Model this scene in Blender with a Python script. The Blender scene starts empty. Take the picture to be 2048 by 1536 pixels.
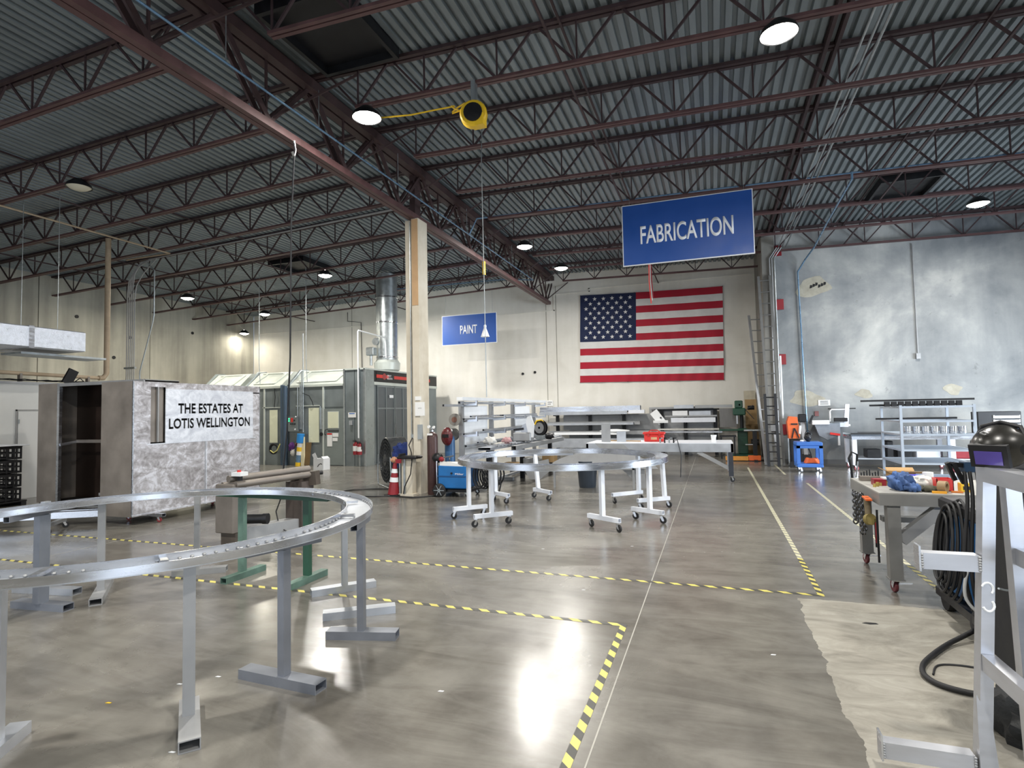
import bpy, bmesh, math, random
from mathutils import Vector, Matrix
random.seed(7)
S = bpy.context.scene
C = S.collection
PI = math.pi
V = Vector

# ---------------------------------------------------------------- camera
R = Matrix(((0.9424269319996459, 0.034796903995455666, 0.33259683298862874),
            (0.33382403366708147, -0.03893233146985814, -0.941831082579334),
            (-0.019824035612710823, 0.9986357939903096, -0.04830692055362086)))
cd = bpy.data.cameras.new('camera')
cam = bpy.data.objects.new('camera', cd)
C.objects.link(cam)
cd.sensor_width = 36
cd.lens = 1137.0 / 2048 * 36
cd.clip_end = 200
M4 = R.to_4x4()
M4.translation = V((0, 0, 1.65))
cam.matrix_world = M4
S.camera = cam

# ---------------------------------------------------------------- world, daylight through the dock doors, exposure
w = bpy.data.worlds.new('world')
S.world = w
w.use_nodes = True
w.node_tree.nodes['Background'].inputs[0].default_value = (0.55, 0.7, 1, 1)
w.node_tree.nodes['Background'].inputs[1].default_value = 0.6

def area(name, loc, target, sx, sy, power, col):
    l = bpy.data.lights.new(name, 'AREA')
    l.shape = 'RECTANGLE'
    l.size, l.size_y, l.energy, l.color = sx, sy, power, col
    o = bpy.data.objects.new(name, l)
    C.objects.link(o)
    o.location = loc
    o.rotation_euler = (V(target) - V(loc)).to_track_quat('-Z', 'Y').to_euler()
    return o
# daylight in the open dock door of the right-hand side wall and of the wall behind the camera
area('dock_daylight', (10.9, 12.5, 1.7), (4, 15.8, 0.2), 5.5, 3.2, 560, (0.80, 0.90, 1.0)).data.spread = math.radians(125)
area('back_daylight', (5.5, -4.9, 2.2), (3.5, 6, 1.2), 5.0, 4.2, 260, (0.78, 0.88, 1.0))
area('back_daylight_west', (-9.0, -4.9, 2.2), (-9, 6, 1.2), 5.0, 4.2, 160, (0.85, 0.92, 1.0))
S.view_settings.view_transform = 'Standard'
S.view_settings.look = 'None'
S.view_settings.exposure = 0.45
S.view_settings.gamma = 1
S.view_settings.use_curve_mapping = False

# ---------------------------------------------------------------- materials
def lin(c):
    return tuple(((x / 255) / 12.92 if x / 255 <= 0.04045 else ((x / 255 + 0.055) / 1.055) ** 2.4) for x in c) + (1,)

class N:
    def __init__(s, name):
        s.m = bpy.data.materials.new(name)
        s.m.use_nodes = True
        s.t = s.m.node_tree
        s.b = s.t.nodes['Principled BSDF']
    def n(s, kind, **kw):
        o = s.t.nodes.new(kind)
        for k, v in kw.items():
            setattr(o, k, v)
        return o
    def l(s, a, b):
        s.t.links.new(a, b)
    def coord(s, scale=(1, 1, 1), kind='Object'):
        tc = s.n('ShaderNodeTexCoord')
        mp = s.n('ShaderNodeMapping')
        mp.inputs['Scale'].default_value = scale
        s.l(tc.outputs[kind], mp.inputs[0])
        return mp.outputs[0]
    def noise(s, vec, scale, detail=4, rough=0.55, dist=0):
        o = s.n('ShaderNodeTexNoise')
        s.l(vec, o.inputs['Vector'])
        o.inputs['Scale'].default_value = scale
        o.inputs['Detail'].default_value = detail
        o.inputs['Roughness'].default_value = rough
        o.inputs['Distortion'].default_value = dist
        return o.outputs[0]
    def ramp(s, fac, stops):
        o = s.n('ShaderNodeValToRGB')
        s.l(fac, o.inputs[0])
        e = o.color_ramp.elements
        e[0].position, e[0].color = stops[0][0], stops[0][1]
        e[1].position, e[1].color = stops[-1][0], stops[-1][1]
        for p, c in stops[1:-1]:
            x = e.new(p)
            x.color = c
        return o.outputs[0]
    def mix(s, fac, a, b, mode='MIX'):
        o = s.n('ShaderNodeMix', data_type='RGBA', blend_type=mode)
        for sock, v in ((o.inputs[0], fac), (o.inputs[6], a), (o.inputs[7], b)):
            if hasattr(v, 'node'):
                s.l(v, sock)
            else:
                sock.default_value = v
        return o.outputs[2]
    def math(s, op, a, b=None):
        o = s.n('ShaderNodeMath', operation=op)
        for sock, v in ((o.inputs[0], a), (o.inputs[1], b)):
            if v is None:
                continue
            if hasattr(v, 'node'):
                s.l(v, sock)
            else:
                sock.default_value = v
        return o.outputs[0]
    def bump(s, h, strength=0.2, dist=0.01):
        o = s.n('ShaderNodeBump')
        o.inputs['Strength'].default_value = strength
        o.inputs['Distance'].default_value = dist
        s.l(h, o.inputs['Height'])
        s.l(o.outputs[0], s.b.inputs['Normal'])

def G(v):
    return (v, v, v, 1)

_mc = {}
def mat(name, rgb, rough=0.5, metal=0.0, var=0.12, scale=6.0, stretch=(1, 1, 1), coat=0.0, bump=0.0):
    """plain procedural material: base colour broken up by noise, noise in the gloss too"""
    if name in _mc:
        return _mc[name]
    k = N(name)
    vec = k.coord(stretch)
    f = k.noise(vec, scale, 5)
    c = lin(rgb)
    lo = tuple(x * (1 - var) for x in c[:3]) + (1,)
    hi = tuple(min(1, x * (1 + var)) for x in c[:3]) + (1,)
    k.l(k.ramp(f, [(0.3, lo), (0.7, hi)]), k.b.inputs['Base Color'])
    rr = k.ramp(f, [(0.3, G(max(0.03, rough - 0.07))), (0.7, G(min(1, rough + 0.07)))])
    k.l(rr, k.b.inputs['Roughness'])
    k.b.inputs['Metallic'].default_value = metal
    k.b.inputs['Coat Weight'].default_value = coat
    if bump:
        k.bump(k.noise(vec, scale * 6, 3), bump)
    _mc[name] = k.m
    return k.m

def emis(name, rgb, strength):
    if name in _mc:
        return _mc[name]
    k = N(name)
    k.b.inputs['Base Color'].default_value = lin(rgb)
    k.b.inputs['Emission Color'].default_value = lin(rgb)
    k.b.inputs['Emission Strength'].default_value = strength
    _mc[name] = k.m
    return k.m

ALU = mat('brushed_aluminium', (205, 208, 214), 0.26, 0.95, 0.12, 3, (1, 1, 6))
ALUM = mat('mill_aluminium', (186, 190, 196), 0.4, 0.7, 0.1, 5)
ALUD = mat('dull_aluminium', (160, 161, 162), 0.5, 0.45, 0.12, 4)
GALV = mat('galvanised_steel', (176, 182, 184), 0.35, 0.8, 0.15, 9)
REDST = mat('red_oxide_steel', (62, 46, 48), 0.6, 0.1, 0.25, 5)
REDCH = mat('red_primer_chord', (88, 62, 62), 0.5, 0.1, 0.25, 5)
DKST = mat('dark_primer_steel', (66, 48, 48), 0.6, 0.1, 0.25, 5)
WHT = mat('white_paint', (232, 234, 236), 0.4, 0, 0.04, 4)
WHTP = mat('white_powder_coat', (226, 230, 238), 0.35, 0, 0.04, 4)
BLK = mat('black_plastic', (20, 20, 23), 0.45, 0, 0.3, 8)
BLKM = mat('black_steel', (30, 31, 34), 0.4, 0.3, 0.25, 8)
RUB = mat('black_rubber', (28, 28, 30), 0.6, 0, 0.3, 12)
BLUE = mat('welder_blue_paint', (24, 104, 170), 0.35, 0, 0.1, 5)
CARTB = mat('cart_blue_plastic', (62, 112, 190), 0.45, 0, 0.08, 5)
SIGNB = mat('sign_blue', (28, 78, 158), 0.4, 0, 0.05, 2)
GRN = mat('machine_green', (34, 76, 58), 0.45, 0, 0.15, 5)
ORG = mat('orange_paint', (226, 104, 46), 0.4, 0, 0.12, 5)
REDP = mat('red_plastic', (206, 46, 40), 0.4, 0, 0.1, 5)
REDD = mat('dark_red_paint', (138, 28, 38), 0.45, 0, 0.1, 5)
YEL = mat('yellow_plastic', (232, 190, 40), 0.45, 0, 0.08, 5)
TAN = mat('tan_pipe_paint', (178, 158, 132), 0.55, 0, 0.12, 5)
CARD = mat('cardboard', (176, 142, 98), 0.8, 0, 0.1, 5)
PLY = mat('plywood', (168, 138, 96), 0.7, 0, 0.2, 4, (1, 1, 0.2))
PAPER = mat('paper', (232, 232, 230), 0.7, 0, 0.03, 3)
BOOTH = mat('booth_galvanised_panel', (122, 130, 132), 0.42, 0.35, 0.16, 2)
BOOTHL = mat('booth_light_panel', (196, 202, 196), 0.4, 0.2, 0.1, 2)
GLOW = mat('booth_window_glow_colour', (214, 216, 190), 0.25, 0, 0.05, 2)  # glow from inside the booth put into the pane colour
CYLB = mat('brown_cylinder_paint', (74, 52, 50), 0.4, 0.2, 0.2, 6)
CYLBL = mat('blue_cylinder_paint', (52, 92, 134), 0.4, 0.1, 0.15, 6)
CLOTHB = mat('blue_cloth', (72, 100, 150), 0.85, 0, 0.35, 9, bump=0.4)
NAVY = mat('navy_cloth', (30, 48, 104), 0.85, 0, 0.3, 9, bump=0.4)
CLOTHW = mat('white_cloth', (206, 204, 198), 0.9, 0, 0.12, 9, bump=0.4)
CHR = mat('chrome', (214, 216, 220), 0.18, 1.0, 0.05, 6)
LETW = mat('sign_lettering_white', (236, 238, 242), 0.5, 0, 0.02, 3)
DARKI = mat('interior_shade', (26, 22, 20), 0.7, 0, 0.3, 3)  # shade of hollow insides put into a near-black colour
BLPIPE = mat('blue_air_pipe', (104, 136, 164), 0.28, 0.3, 0.1, 4)
BROWNW = mat('brown_steel', (128, 121, 114), 0.5, 0.4, 0.15, 4)

# polished concrete floor; unpolished lighter slab in the near right
def floor_mat():
    k = N('polished_concrete')
    v = k.coord()
    a = k.noise(v, 0.55, 8, 0.6, 0.6)
    b = k.noise(v, 3.2, 6, 0.6)
    c = k.noise(k.coord((0.6, 2.2, 1)), 1.3, 6, 0.65, 1.5)
    base = k.ramp(a, [(0.3, lin((86, 82, 76))), (0.5, lin((108, 105, 98))), (0.72, lin((132, 129, 120)))])
    base = k.mix(0.35, base, k.ramp(b, [(0.35, lin((82, 76, 70))), (0.65, lin((136, 132, 124)))]))
    base = k.mix(0.25, base, k.ramp(c, [(0.4, lin((78, 74, 70))), (0.6, lin((134, 132, 126)))]))
    beige = k.ramp(k.noise(k.coord((1.6, 3.5, 1)), 1.5, 10, 0.7, 1.0), [(0.3, lin((112, 108, 99))), (0.5, lin((141, 137, 127))), (0.7, lin((162, 159, 149)))])
    sep = k.n('ShaderNodeSeparateXYZ')
    k.l(v, sep.inputs[0])
    wob = k.math('MULTIPLY', k.math('SUBTRACT', k.noise(v, 4, 4), 0.5), 0.12)
    mx = k.math('GREATER_THAN', k.math('ADD', sep.outputs[0], wob), 0.62)
    my = k.math('LESS_THAN', k.math('ADD', sep.outputs[1], wob), 5.5)
    mk = k.math('MULTIPLY', mx, my)
    k.l(k.mix(mk, base, beige), k.b.inputs['Base Color'])
    r1 = k.ramp(a, [(0.3, G(0.16)), (0.75, G(0.34))])
    k.l(k.mix(mk, r1, G(0.62)), k.b.inputs['Roughness'])
    k.b.inputs['Specular IOR Level'].default_value = 0.6
    k.bump(k.noise(v, 2.0, 6), 0.06, 0.02)
    return k.m

def wall_mat(name, lo, mid, hi, scale, streak=0.3, extra=None):
    k = N(name)
    v = k.coord()
    a = k.noise(v, scale, 8, 0.6, 0.3)
    b = k.noise(k.coord((1.5, 1.5, 0.12)), 1.6, 5)
    c = k.ramp(a, [(0.3, lin(lo)), (0.5, lin(mid)), (0.7, lin(hi))])
    c = k.mix(streak, c, k.ramp(b, [(0.35, lin(lo)), (0.65, lin(hi))]))
    if extra:
        c = extra(k, v, c)
    k.l(c, k.b.inputs['Base Color'])
    k.b.inputs['Roughness'].default_value = 0.85
    k.bump(k.noise(v, 22, 4), 0.15, 0.01)
    return k.m

def stains(k, v, c):
    sp = k.noise(v, 3.4, 6, 0.7, 0.4)
    m = k.ramp(sp, [(0.64, G(0)), (0.72, G(1))])
    m2 = k.math('MULTIPLY', m, 0.5)
    return k.mix(m2, c, lin((96, 98, 98)))

FLOOR = floor_mat()
WFAR = wall_mat('cream_painted_wall', (212, 208, 198), (226, 223, 214), (234, 231, 224), 0.8, 0.3)
WLEFT = wall_mat('raw_tilt_up_concrete', (128, 126, 118), (166, 163, 152), (190, 187, 174), 0.5, 0.5)
WRIGHT = wall_mat('mottled_grey_plaster', (94, 100, 106), (142, 145, 146), (196, 196, 191), 0.42, 0.12, stains)
WOFF = wall_mat('white_office_wall', (206, 206, 202), (214, 214, 210), (220, 220, 216), 0.7, 0.1)
PIER = wall_mat('grey_pier_concrete', (104, 102, 98), (130, 128, 122), (150, 148, 140), 1.5, 0.5)
COLM = wall_mat('worn_cream_cladding', (186, 174, 152), (206, 197, 178), (218, 211, 196), 2.0, 0.4)
PLASTER = wall_mat('gouged_plaster', (150, 146, 132), (168, 163, 148), (182, 178, 164), 6, 0.2)
DECK = mat('galvanised_roof_deck', (132, 141, 145), 0.45, 0.35, 0.14, 2.5, (2, 0.4, 1))

def swirl_mat(name='swirl_ground_aluminium', c=((158, 155, 158), (202, 200, 205), (236, 236, 242))):
    k = N(name)
    v = k.coord((1, 1, 1))
    n1 = k.noise(k.coord((1, 1.0, 1.7)), 2.0, 7, 0.6, 2.4)
    n2 = k.noise(v, 9, 5, 0.6, 2.0)
    f = k.mix(0.3, n1, n2)
    k.l(k.ramp(f, [(0.36, lin(c[0])), (0.5, lin(c[1])), (0.6, lin(c[2]))]), k.b.inputs['Base Color'])
    k.l(k.ramp(f, [(0.3, G(0.52)), (0.7, G(0.34))]), k.b.inputs['Roughness'])
    k.b.inputs['Metallic'].default_value = 0.45
    k.bump(f, 0.15, 0.01)
    return k.m
SWIRL = swirl_mat(c=((138, 134, 134), (186, 183, 186), (226, 226, 232)))
SWIRLB = swirl_mat('bright_swirl_aluminium', ((196, 200, 210), (222, 226, 234), (240, 243, 250)))
ENDAL = mat('brown_ground_aluminium', (146, 138, 130), 0.45, 0.45, 0.22, 2.5)

def tape_mat(name, axis, pale=False):
    """diagonal hazard stripes printed on the tape; paler colours on the far runs"""
    k = N(name)
    v = k.coord(kind='Object')
    sep = k.n('ShaderNodeSeparateXYZ')
    k.l(v, sep.inputs[0])
    s = k.math('ADD', sep.outputs[0], sep.outputs[1])
    fr = k.math('FRACT', k.math('MULTIPLY', s, 1 / 0.155))
    m = k.math('GREATER_THAN', fr, 0.5)
    y = lin((208, 196, 104)) if not pale else lin((206, 202, 170))
    d = lin((70, 70, 66)) if not pale else lin((150, 148, 134))
    wear = k.ramp(k.noise(v, 9, 5, 0.7), [(0.55, G(0)), (0.75, G(1))])
    c = k.mix(m, d, y)
    c = k.mix(k.math('MULTIPLY', wear, 0.35), c, lin((120, 116, 106)))
    k.l(c, k.b.inputs['Base Color'])
    k.b.inputs['Roughness'].default_value = 0.45
    return k.m
TAPE = tape_mat('hazard_tape', 0)
TAPEW = tape_mat('pale_hazard_tape', 0, True)  # far runs in paler yellow and grey

# ---------------------------------------------------------------- mesh builder
ORGN = {}
class B:
    def __init__(s):
        s.v, s.f, s.sm = [], [], []
    def add(s, vs, fs, smooth=False):
        o = len(s.v)
        s.v += [tuple(x) for x in vs]
        s.f += [tuple(i + o for i in f) for f in fs]
        s.sm += [smooth] * len(fs)
        return s
    def box(s, a, b):
        (x0, y0, z0), (x1, y1, z1) = a, b
        x0, x1 = min(x0, x1), max(x0, x1); y0, y1 = min(y0, y1), max(y0, y1); z0, z1 = min(z0, z1), max(z0, z1)
        return s.add([(x0, y0, z0), (x1, y0, z0), (x1, y1, z0), (x0, y1, z0), (x0, y0, z1), (x1, y0, z1), (x1, y1, z1), (x0, y1, z1)],
                     [(0, 3, 2, 1), (4, 5, 6, 7), (0, 1, 5, 4), (1, 2, 6, 5), (2, 3, 7, 6), (3, 0, 4, 7)])
    def bbox(s, a, b, c=0.006):
        """box with small chamfers on its upright and top edges"""
        (x0, y0, z0), (x1, y1, z1) = a, b
        r = lambda i: [(x0 + c + i, y0 + i, 0), (x1 - c - i, y0 + i, 0), (x1 - i, y0 + c + i, 0), (x1 - i, y1 - c - i, 0),
                       (x1 - c - i, y1 - i, 0), (x0 + c + i, y1 - i, 0), (x0 + i, y1 - c - i, 0), (x0 + i, y0 + c + i, 0)]
        L = [(r(c), z0), (r(0), z0 + c), (r(0), z1 - c), (r(c), z1)]
        vs = [(p[0], p[1], z) for pts, z in L for p in pts]
        fs = [tuple(range(7, -1, -1)), tuple(range(24, 32))]
        for k in range(3):
            for i in range(8):
                j = (i + 1) % 8
                fs.append((k * 8 + i, k * 8 + j, k * 8 + 8 + j, k * 8 + 8 + i))
        return s.add(vs, fs)
    def frame(s, p, q, up=None):
        p, q = V(p), V(q)
        d = (q - p).normalized()
        u = V(up) if up is not None else (V((0, 0, 1)) if abs(d.z) < 0.9 else V((0, 1, 0)))
        sd = d.cross(u).normalized()
        u = sd.cross(d).normalized()
        return p, q, d, sd, u
    def bar(s, p, q, w, h, up=None):
        p, q, d, sd, u = s.frame(p, q, up)
        a, b = sd * (w / 2), u * (h / 2)
        vs = [c + x for c in (p, q) for x in (-a - b, a - b, a + b, -a + b)]
        return s.add(vs, [(0, 1, 2, 3), (7, 6, 5, 4), (0, 4, 5, 1), (1, 5, 6, 2), (2, 6, 7, 3), (3, 7, 4, 0)])
    def tubebar(s, p, q, w, h, t=0.004, up=None):
        """hollow rectangular tube with open ends"""
        p, q, d, sd, u = s.frame(p, q, up)
        vs = []
        for c in (p, q):
            for k in (0, t):
                a, b = sd * (w / 2 - k), u * (h / 2 - k)
                vs += [c - a - b, c + a - b, c + a + b, c - a + b]
        fs = []
        for i in range(4):
            j = (i + 1) % 4
            fs += [(i, 8 + i, 8 + j, j), (4 + j, 12 + j, 12 + i, 4 + i), (i, j, 4 + j, 4 + i), (8 + j, 8 + i, 12 + i, 12 + j)]
        return s.add(vs, fs)
    def cyl(s, p, q, r, seg=16, r2=None, cap=True):
        r2 = r if r2 is None else r2
        p, q, d, sd, u = s.frame(p, q)
        vs, fs = [], []
        for c, rr in ((p, r), (q, r2)):
            for i in range(seg):
                a = 2 * PI * i / seg
                vs.append(c + sd * (math.cos(a) * rr) + u * (math.sin(a) * rr))
        fs = [(i, i + seg, (i + 1) % seg + seg, (i + 1) % seg) for i in range(seg)]
        s.add(vs, fs, True)
        if cap:
            s.add(vs[:seg], [tuple(range(seg))])
            s.add(vs[seg:], [tuple(range(seg - 1, -1, -1))])
        return s
    def tube(s, pts, r, seg=8):
        P = [V(p) for p in pts]
        rings, last = [], None
        for i, p in enumerate(P):
            d = (P[min(i + 1, len(P) - 1)] - P[max(i - 1, 0)]).normalized()
            if last is None:
                u = V((0, 0, 1)) if abs(d.z) < 0.9 else V((1, 0, 0))
                sd = d.cross(u).normalized()
            else:
                sd = (last - d * last.dot(d)).normalized()
            last = sd
            u = sd.cross(d)
            rings.append([p + sd * (math.cos(2 * PI * k / seg) * r) + u * (math.sin(2 * PI * k / seg) * r) for k in range(seg)])
        vs = [x for g in rings for x in g]
        fs = []
        for i in range(len(P) - 1):
            for k in range(seg):
                k2 = (k + 1) % seg
                fs.append((i * seg + k, i * seg + k2, (i + 1) * seg + k2, (i + 1) * seg + k))
        s.add(vs, fs, True)
        s.add(rings[0], [tuple(range(seg - 1, -1, -1))])
        s.add(rings[-1], [tuple(range(seg))])
        return s
    def lathe(s, prof, c=(0, 0, 0), axis=(0, 0, 1), seg=24, a0=0, a1=2 * PI):
        c = V(c); ax = V(axis).normalized()
        u = V((1, 0, 0)) if abs(ax.x) < 0.9 else V((0, 1, 0))
        sd = ax.cross(u).normalized(); u = sd.cross(ax)
        full = abs(a1 - a0 - 2 * PI) < 1e-6
        n = seg if full else seg + 1
        vs = []
        for r, z in prof:
            for i in range(n):
                a = a0 + (a1 - a0) * i / seg
                vs.append(c + ax * z + u * (math.cos(a) * r) + sd * (math.sin(a) * r))
        fs = []
        for k in range(len(prof) - 1):
            for i in range(seg):
                j = (i + 1) % n
                fs.append((k * n + i, k * n + j, (k + 1) * n + j, (k + 1) * n + i))
        return s.add(vs, fs, True)
    def prism(s, poly, o, ex, ey, ez, depth):
        """2-D outline poly in the plane (ex, ey) through o, pushed along ez"""
        o, ex, ey, ez = V(o), V(ex), V(ey), V(ez)
        n = len(poly)
        a = [o + ex * x + ey * y for x, y in poly]
        vs = a + [p + ez * depth for p in a]
        fs = [tuple(range(n - 1, -1, -1)), tuple(range(n, 2 * n))] + [(i, (i + 1) % n, (i + 1) % n + n, i + n) for i in range(n)]
        return s.add(vs, fs)
    def ball(s, c, rx, ry=None, rz=None, seg=14, rings=9, fn=None):
        ry = ry or rx; rz = rz or rx
        c = V(c); vs = []; fs = []
        for i in range(rings + 1):
            t = PI * i / rings
            for j in range(seg):
                a = 2 * PI * j / seg
                p = V((math.sin(t) * math.cos(a), math.sin(t) * math.sin(a), math.cos(t)))
                k = fn(p) if fn else 1
                vs.append(c + V((p.x * rx * k, p.y * ry * k, p.z * rz * k)))
        for i in range(rings):
            for j in range(seg):
                j2 = (j + 1) % seg
                fs.append((i * seg + j, (i + 1) * seg + j, (i + 1) * seg + j2, i * seg + j2))
        return s.add(vs, fs, True)
    def build(s, name, m, parent=None, local=False, label=None):
        me = bpy.data.meshes.new(name)
        off = V((0, 0, 0))
        if parent is not None and not local:
            off = ORGN.get(parent.name, V((0, 0, 0)))
        me.from_pydata([tuple(V(p) - off) for p in s.v], [], s.f)
        me.polygons.foreach_set('use_smooth', s.sm)
        me.materials.append(m)
        if any(s.sm):
            try:
                me.set_sharp_from_angle(angle=math.radians(40))
            except Exception:
                pass
        me.update()
        bm = bmesh.new()
        bm.from_mesh(me)
        bmesh.ops.recalc_face_normals(bm, faces=bm.faces)
        bm.to_mesh(me)
        bm.free()
        o = bpy.data.objects.new(name, me)
        C.objects.link(o)
        if parent is not None:
            o.parent = parent
            ORGN[o.name] = off
        if label:
            o['label'] = label
        return o

def tag(o, label, cat, group=None, kind=None):
    o['label'] = label
    o['category'] = cat
    if group:
        o['group'] = group
    if kind:
        o['kind'] = kind
    return o

def thing(name, label, cat, loc=(0, 0, 0), group=None, rz=0):
    o = bpy.data.objects.new(name, None)
    C.objects.link(o)
    o.empty_display_size = 0.1
    o.location = loc
    o.rotation_euler = (0, 0, rz)
    ORGN[o.name] = V(loc)
    return tag(o, label, cat, group)

def struct(name, b, m, label=None):
    o = b.build(name, m)
    o['kind'] = 'structure'
    if label:
        o['label'] = label
    return o

def copy_tree(o, parent=None):
    c = o.copy()
    C.objects.link(c)
    if parent is not None:
        c.parent = parent
    for ch in list(o.children):
        copy_tree(ch, c)
    return c

def text_mesh(name, body, height, m, parent, origin, ex, ez, width=None, depth=0.004, bold=0.0, local=False):
    """flat lettering, left edge at origin, running along ex with up ez"""
    cu = bpy.data.curves.new(name, 'FONT')
    cu.body = body
    cu.size = 1
    cu.offset = bold
    cu.extrude = 0
    ob = bpy.data.objects.new(name, cu)
    C.objects.link(ob)
    bpy.context.view_layer.update()
    me = bpy.data.meshes.new_from_object(ob.evaluated_get(bpy.context.evaluated_depsgraph_get()))
    bpy.data.objects.remove(ob)
    xs = [v.co.x for v in me.vertices]; ys = [v.co.y for v in me.vertices]
    x0, x1, y0, y1 = min(xs), max(xs), min(ys), max(ys)
    sy = height / (y1 - y0)
    sx = width / (x1 - x0) if width else sy
    ex, ez = V(ex), V(ez)
    nrm = ex.cross(ez)
    off = V((0, 0, 0)) if local else ORGN.get(parent.name, V((0, 0, 0)))
    bm = bmesh.new()
    bm.from_mesh(me)
    for v in bm.verts:
        v.co = V(origin) + ex * ((v.co.x - x0) * sx) + ez * ((v.co.y - y0) * sy) - off
    r = bmesh.ops.extrude_face_region(bm, geom=bm.faces[:])
    for e in r['geom']:
        if isinstance(e, bmesh.types.BMVert):
            e.co += nrm * depth
    bmesh.ops.recalc_face_normals(bm, faces=bm.faces)
    bm.to_mesh(me)
    bm.free()
    me.materials.clear()
    me.materials.append(m)
    o = bpy.data.objects.new(name, me)
    C.objects.link(o)
    o.parent = parent
    return o

def smooth(pts, n=5):
    P = [V(p) for p in pts]
    P = [P[0]] + P + [P[-1]]
    out = []
    for i in range(1, len(P) - 2):
        a, b_, c, d = P[i - 1:i + 3]
        for k in range(n):
            t = k / n
            out.append(.5 * ((2 * b_) + (c - a) * t + (2 * a - 5 * b_ + 4 * c - d) * t * t + (3 * b_ - a - 3 * c + d) * t ** 3))
    return out + [P[-1]]

def caster(b, br, x, y, ztop, r=0.05, ang=0.0, wheel_w=0.026):
    """wheel into builder b, fork into builder br; swivel under (x, y, ztop)"""
    ca, sa = math.cos(ang), math.sin(ang)
    cx, cy = x + ca * r * 0.5, y + sa * r * 0.5
    n = V((-sa, ca, 0))
    c = V((cx, cy, r))
    b.lathe([(r * 0.3, -wheel_w / 2), (r * 0.92, -wheel_w / 2), (r, -wheel_w / 4), (r, wheel_w / 4), (r * 0.92, wheel_w / 2), (r * 0.3, wheel_w / 2)], c, n, 16)
    br.cyl(c - n * (wheel_w * 0.6), c + n * (wheel_w * 0.6), r * 0.32, 10)
    for k in (-1, 1):
        br.bar(c + n * (k * wheel_w * 0.75), V((x, y, ztop - 0.012)) + n * (k * wheel_w * 0.75), 0.004, r * 0.7, up=(ca, sa, 0.001))
    br.box((x - r * 0.55, y - r * 0.55, ztop - 0.014), (x + r * 0.55, y + r * 0.55, ztop))

# ================================================================ the shell
XL, XR, YF, YR, YB = -20.5, 11.0, 21.3, 18.1, -5.0
def zb(x):                       # underside of the joists: the roof falls away both sides of the girder line
    return 6.30 - (0.037 * (-5.8 - x) if x < -5.8 else 0.022 * (x + 5.8))
def zd(x):
    return zb(x) + 0.66

floor = struct('floor', B().box((XL, YB, -0.2), (XR, YF, 0)), FLOOR)
jt = B()
for x in (-0.617, -7.7):
    jt.box((x - 0.004, YB, 0.0002), (x + 0.004, YF if x < 1 else YR, 0.0012))
jt.build('floor_joint', mat('joint_sealant', (168, 166, 158), 0.5), floor)

# far wall in cream paint, step of the reveal above the signs
wf = struct('wall_far', B().box((XL, YF, 0), (1.5, YF + 0.25, 7.2)), WFAR)
tr = B()
for a, b in (((-20.2, 5.53), (-5.7, 5.57)), ((-5.74, 5.53), (-5.7, 6.2)), ((-5.74, 6.16), (-4.3, 6.2)), ((-4.34, 6.16), (-4.3, 6.3)), ((-4.34, 6.26), (1.4, 6.3))):
    tr.box((a[0], YF - 0.03, a[1]), (b[0], YF, b[1]))
tr.build('ledge', WFAR, wf)
for x in (-6.05, -5.65, -15.0):
    B().box((x - 0.012, YF - 0.006, 0), (x + 0.012, YF, 6.5)).build('wall_seam', mat('seam_grey', (150, 147, 138), 0.9), wf)  # seams drawn as thin darker grey strips
for x, z in ((-7.05, 3.13), (-6.55, 3.17)):
    B().cyl((x, YF - 0.05, z), (x, YF, z), 0.05, 10).build('wall_anchor', BLKM, wf)

# left wall: raw tilt-up panels with open joints
prev = YB
wl = None
for yj in (-1.0, 3.8, 8.0, 12.13, 16.01, YF):
    b = B().box((XL - 0.25, prev + 0.012, 0), (XL, yj - 0.012, 7))
    if wl is None:
        wl = struct('wall_left', b, WLEFT)
        B().box((XL - 0.3, YB, 0), (XL - 0.05, YF, 7)).build('joint_backing', BLKM, wl)
    else:
        b.build('concrete_panel', WLEFT, wl)
    prev = yj
for y, z in ((6.6, 5.4), (9.3, 5.3), (11.0, 5.5), (13.3, 5.2), (14.6, 3.9), (17.9, 5.2), (15.2, 4.7)):
    B().cyl((XL, y, z), (XL + 0.03, y, z), 0.06, 10).build('lifting_pocket', BLKM, wl)

# right wall stands nearer than the far wall; a short return joins them
struct('wall_right', B().box((1.5, YR, 0), (XR + 0.25, YR + 0.2, 7.2)), WRIGHT)
struct('wall_return', B().box((1.5, YR + 0.2, 0), (1.7, YF + 0.2, 7.2)), PIER)
struct('wall_side', B().box((XR, YB, 0), (XR + 0.25, 8.2, 7.2)).box((XR, 14.8, 0), (XR + 0.25, YR, 7.2)).box((XR, 8.2, 4.4), (XR + 0.25, 14.8, 7.2)), WRIGHT)
struct('wall_back', B().box((XL, YB - 0.25, 0), (-12.5, YB, 7.2)).box((-5.5, YB - 0.25, 0), (2.5, YB, 7.2)).box((8.5, YB - 0.25, 0), (XR, YB, 7.2)).box((-12.5, YB - 0.25, 4.4), (-5.5, YB, 7.2)).box((2.5, YB - 0.25, 4.4), (8.5, YB, 7.2)), WLEFT)
bs = B().box((1.7, YR - 0.02, 0), (XR, YR, 0.13))
struct('baseboard_right', bs, mat('dark_base_band', (96, 98, 100), 0.8))

# pier in the corner with its pads
pr = B().box((1.46, YR - 0.32, 0), (1.8, YR, 6.55))
pier = struct('trim_1', pr, PIER, 'concrete pier in the corner where the grey and cream walls meet')
for z in (6.2, 4.62, 3.02, 1.0):
    B().box((1.76, YR - 0.06, z - 0.17), (2.02, YR - 0.01, z + 0.13)).build('embed_plate', REDD, pier)

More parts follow.
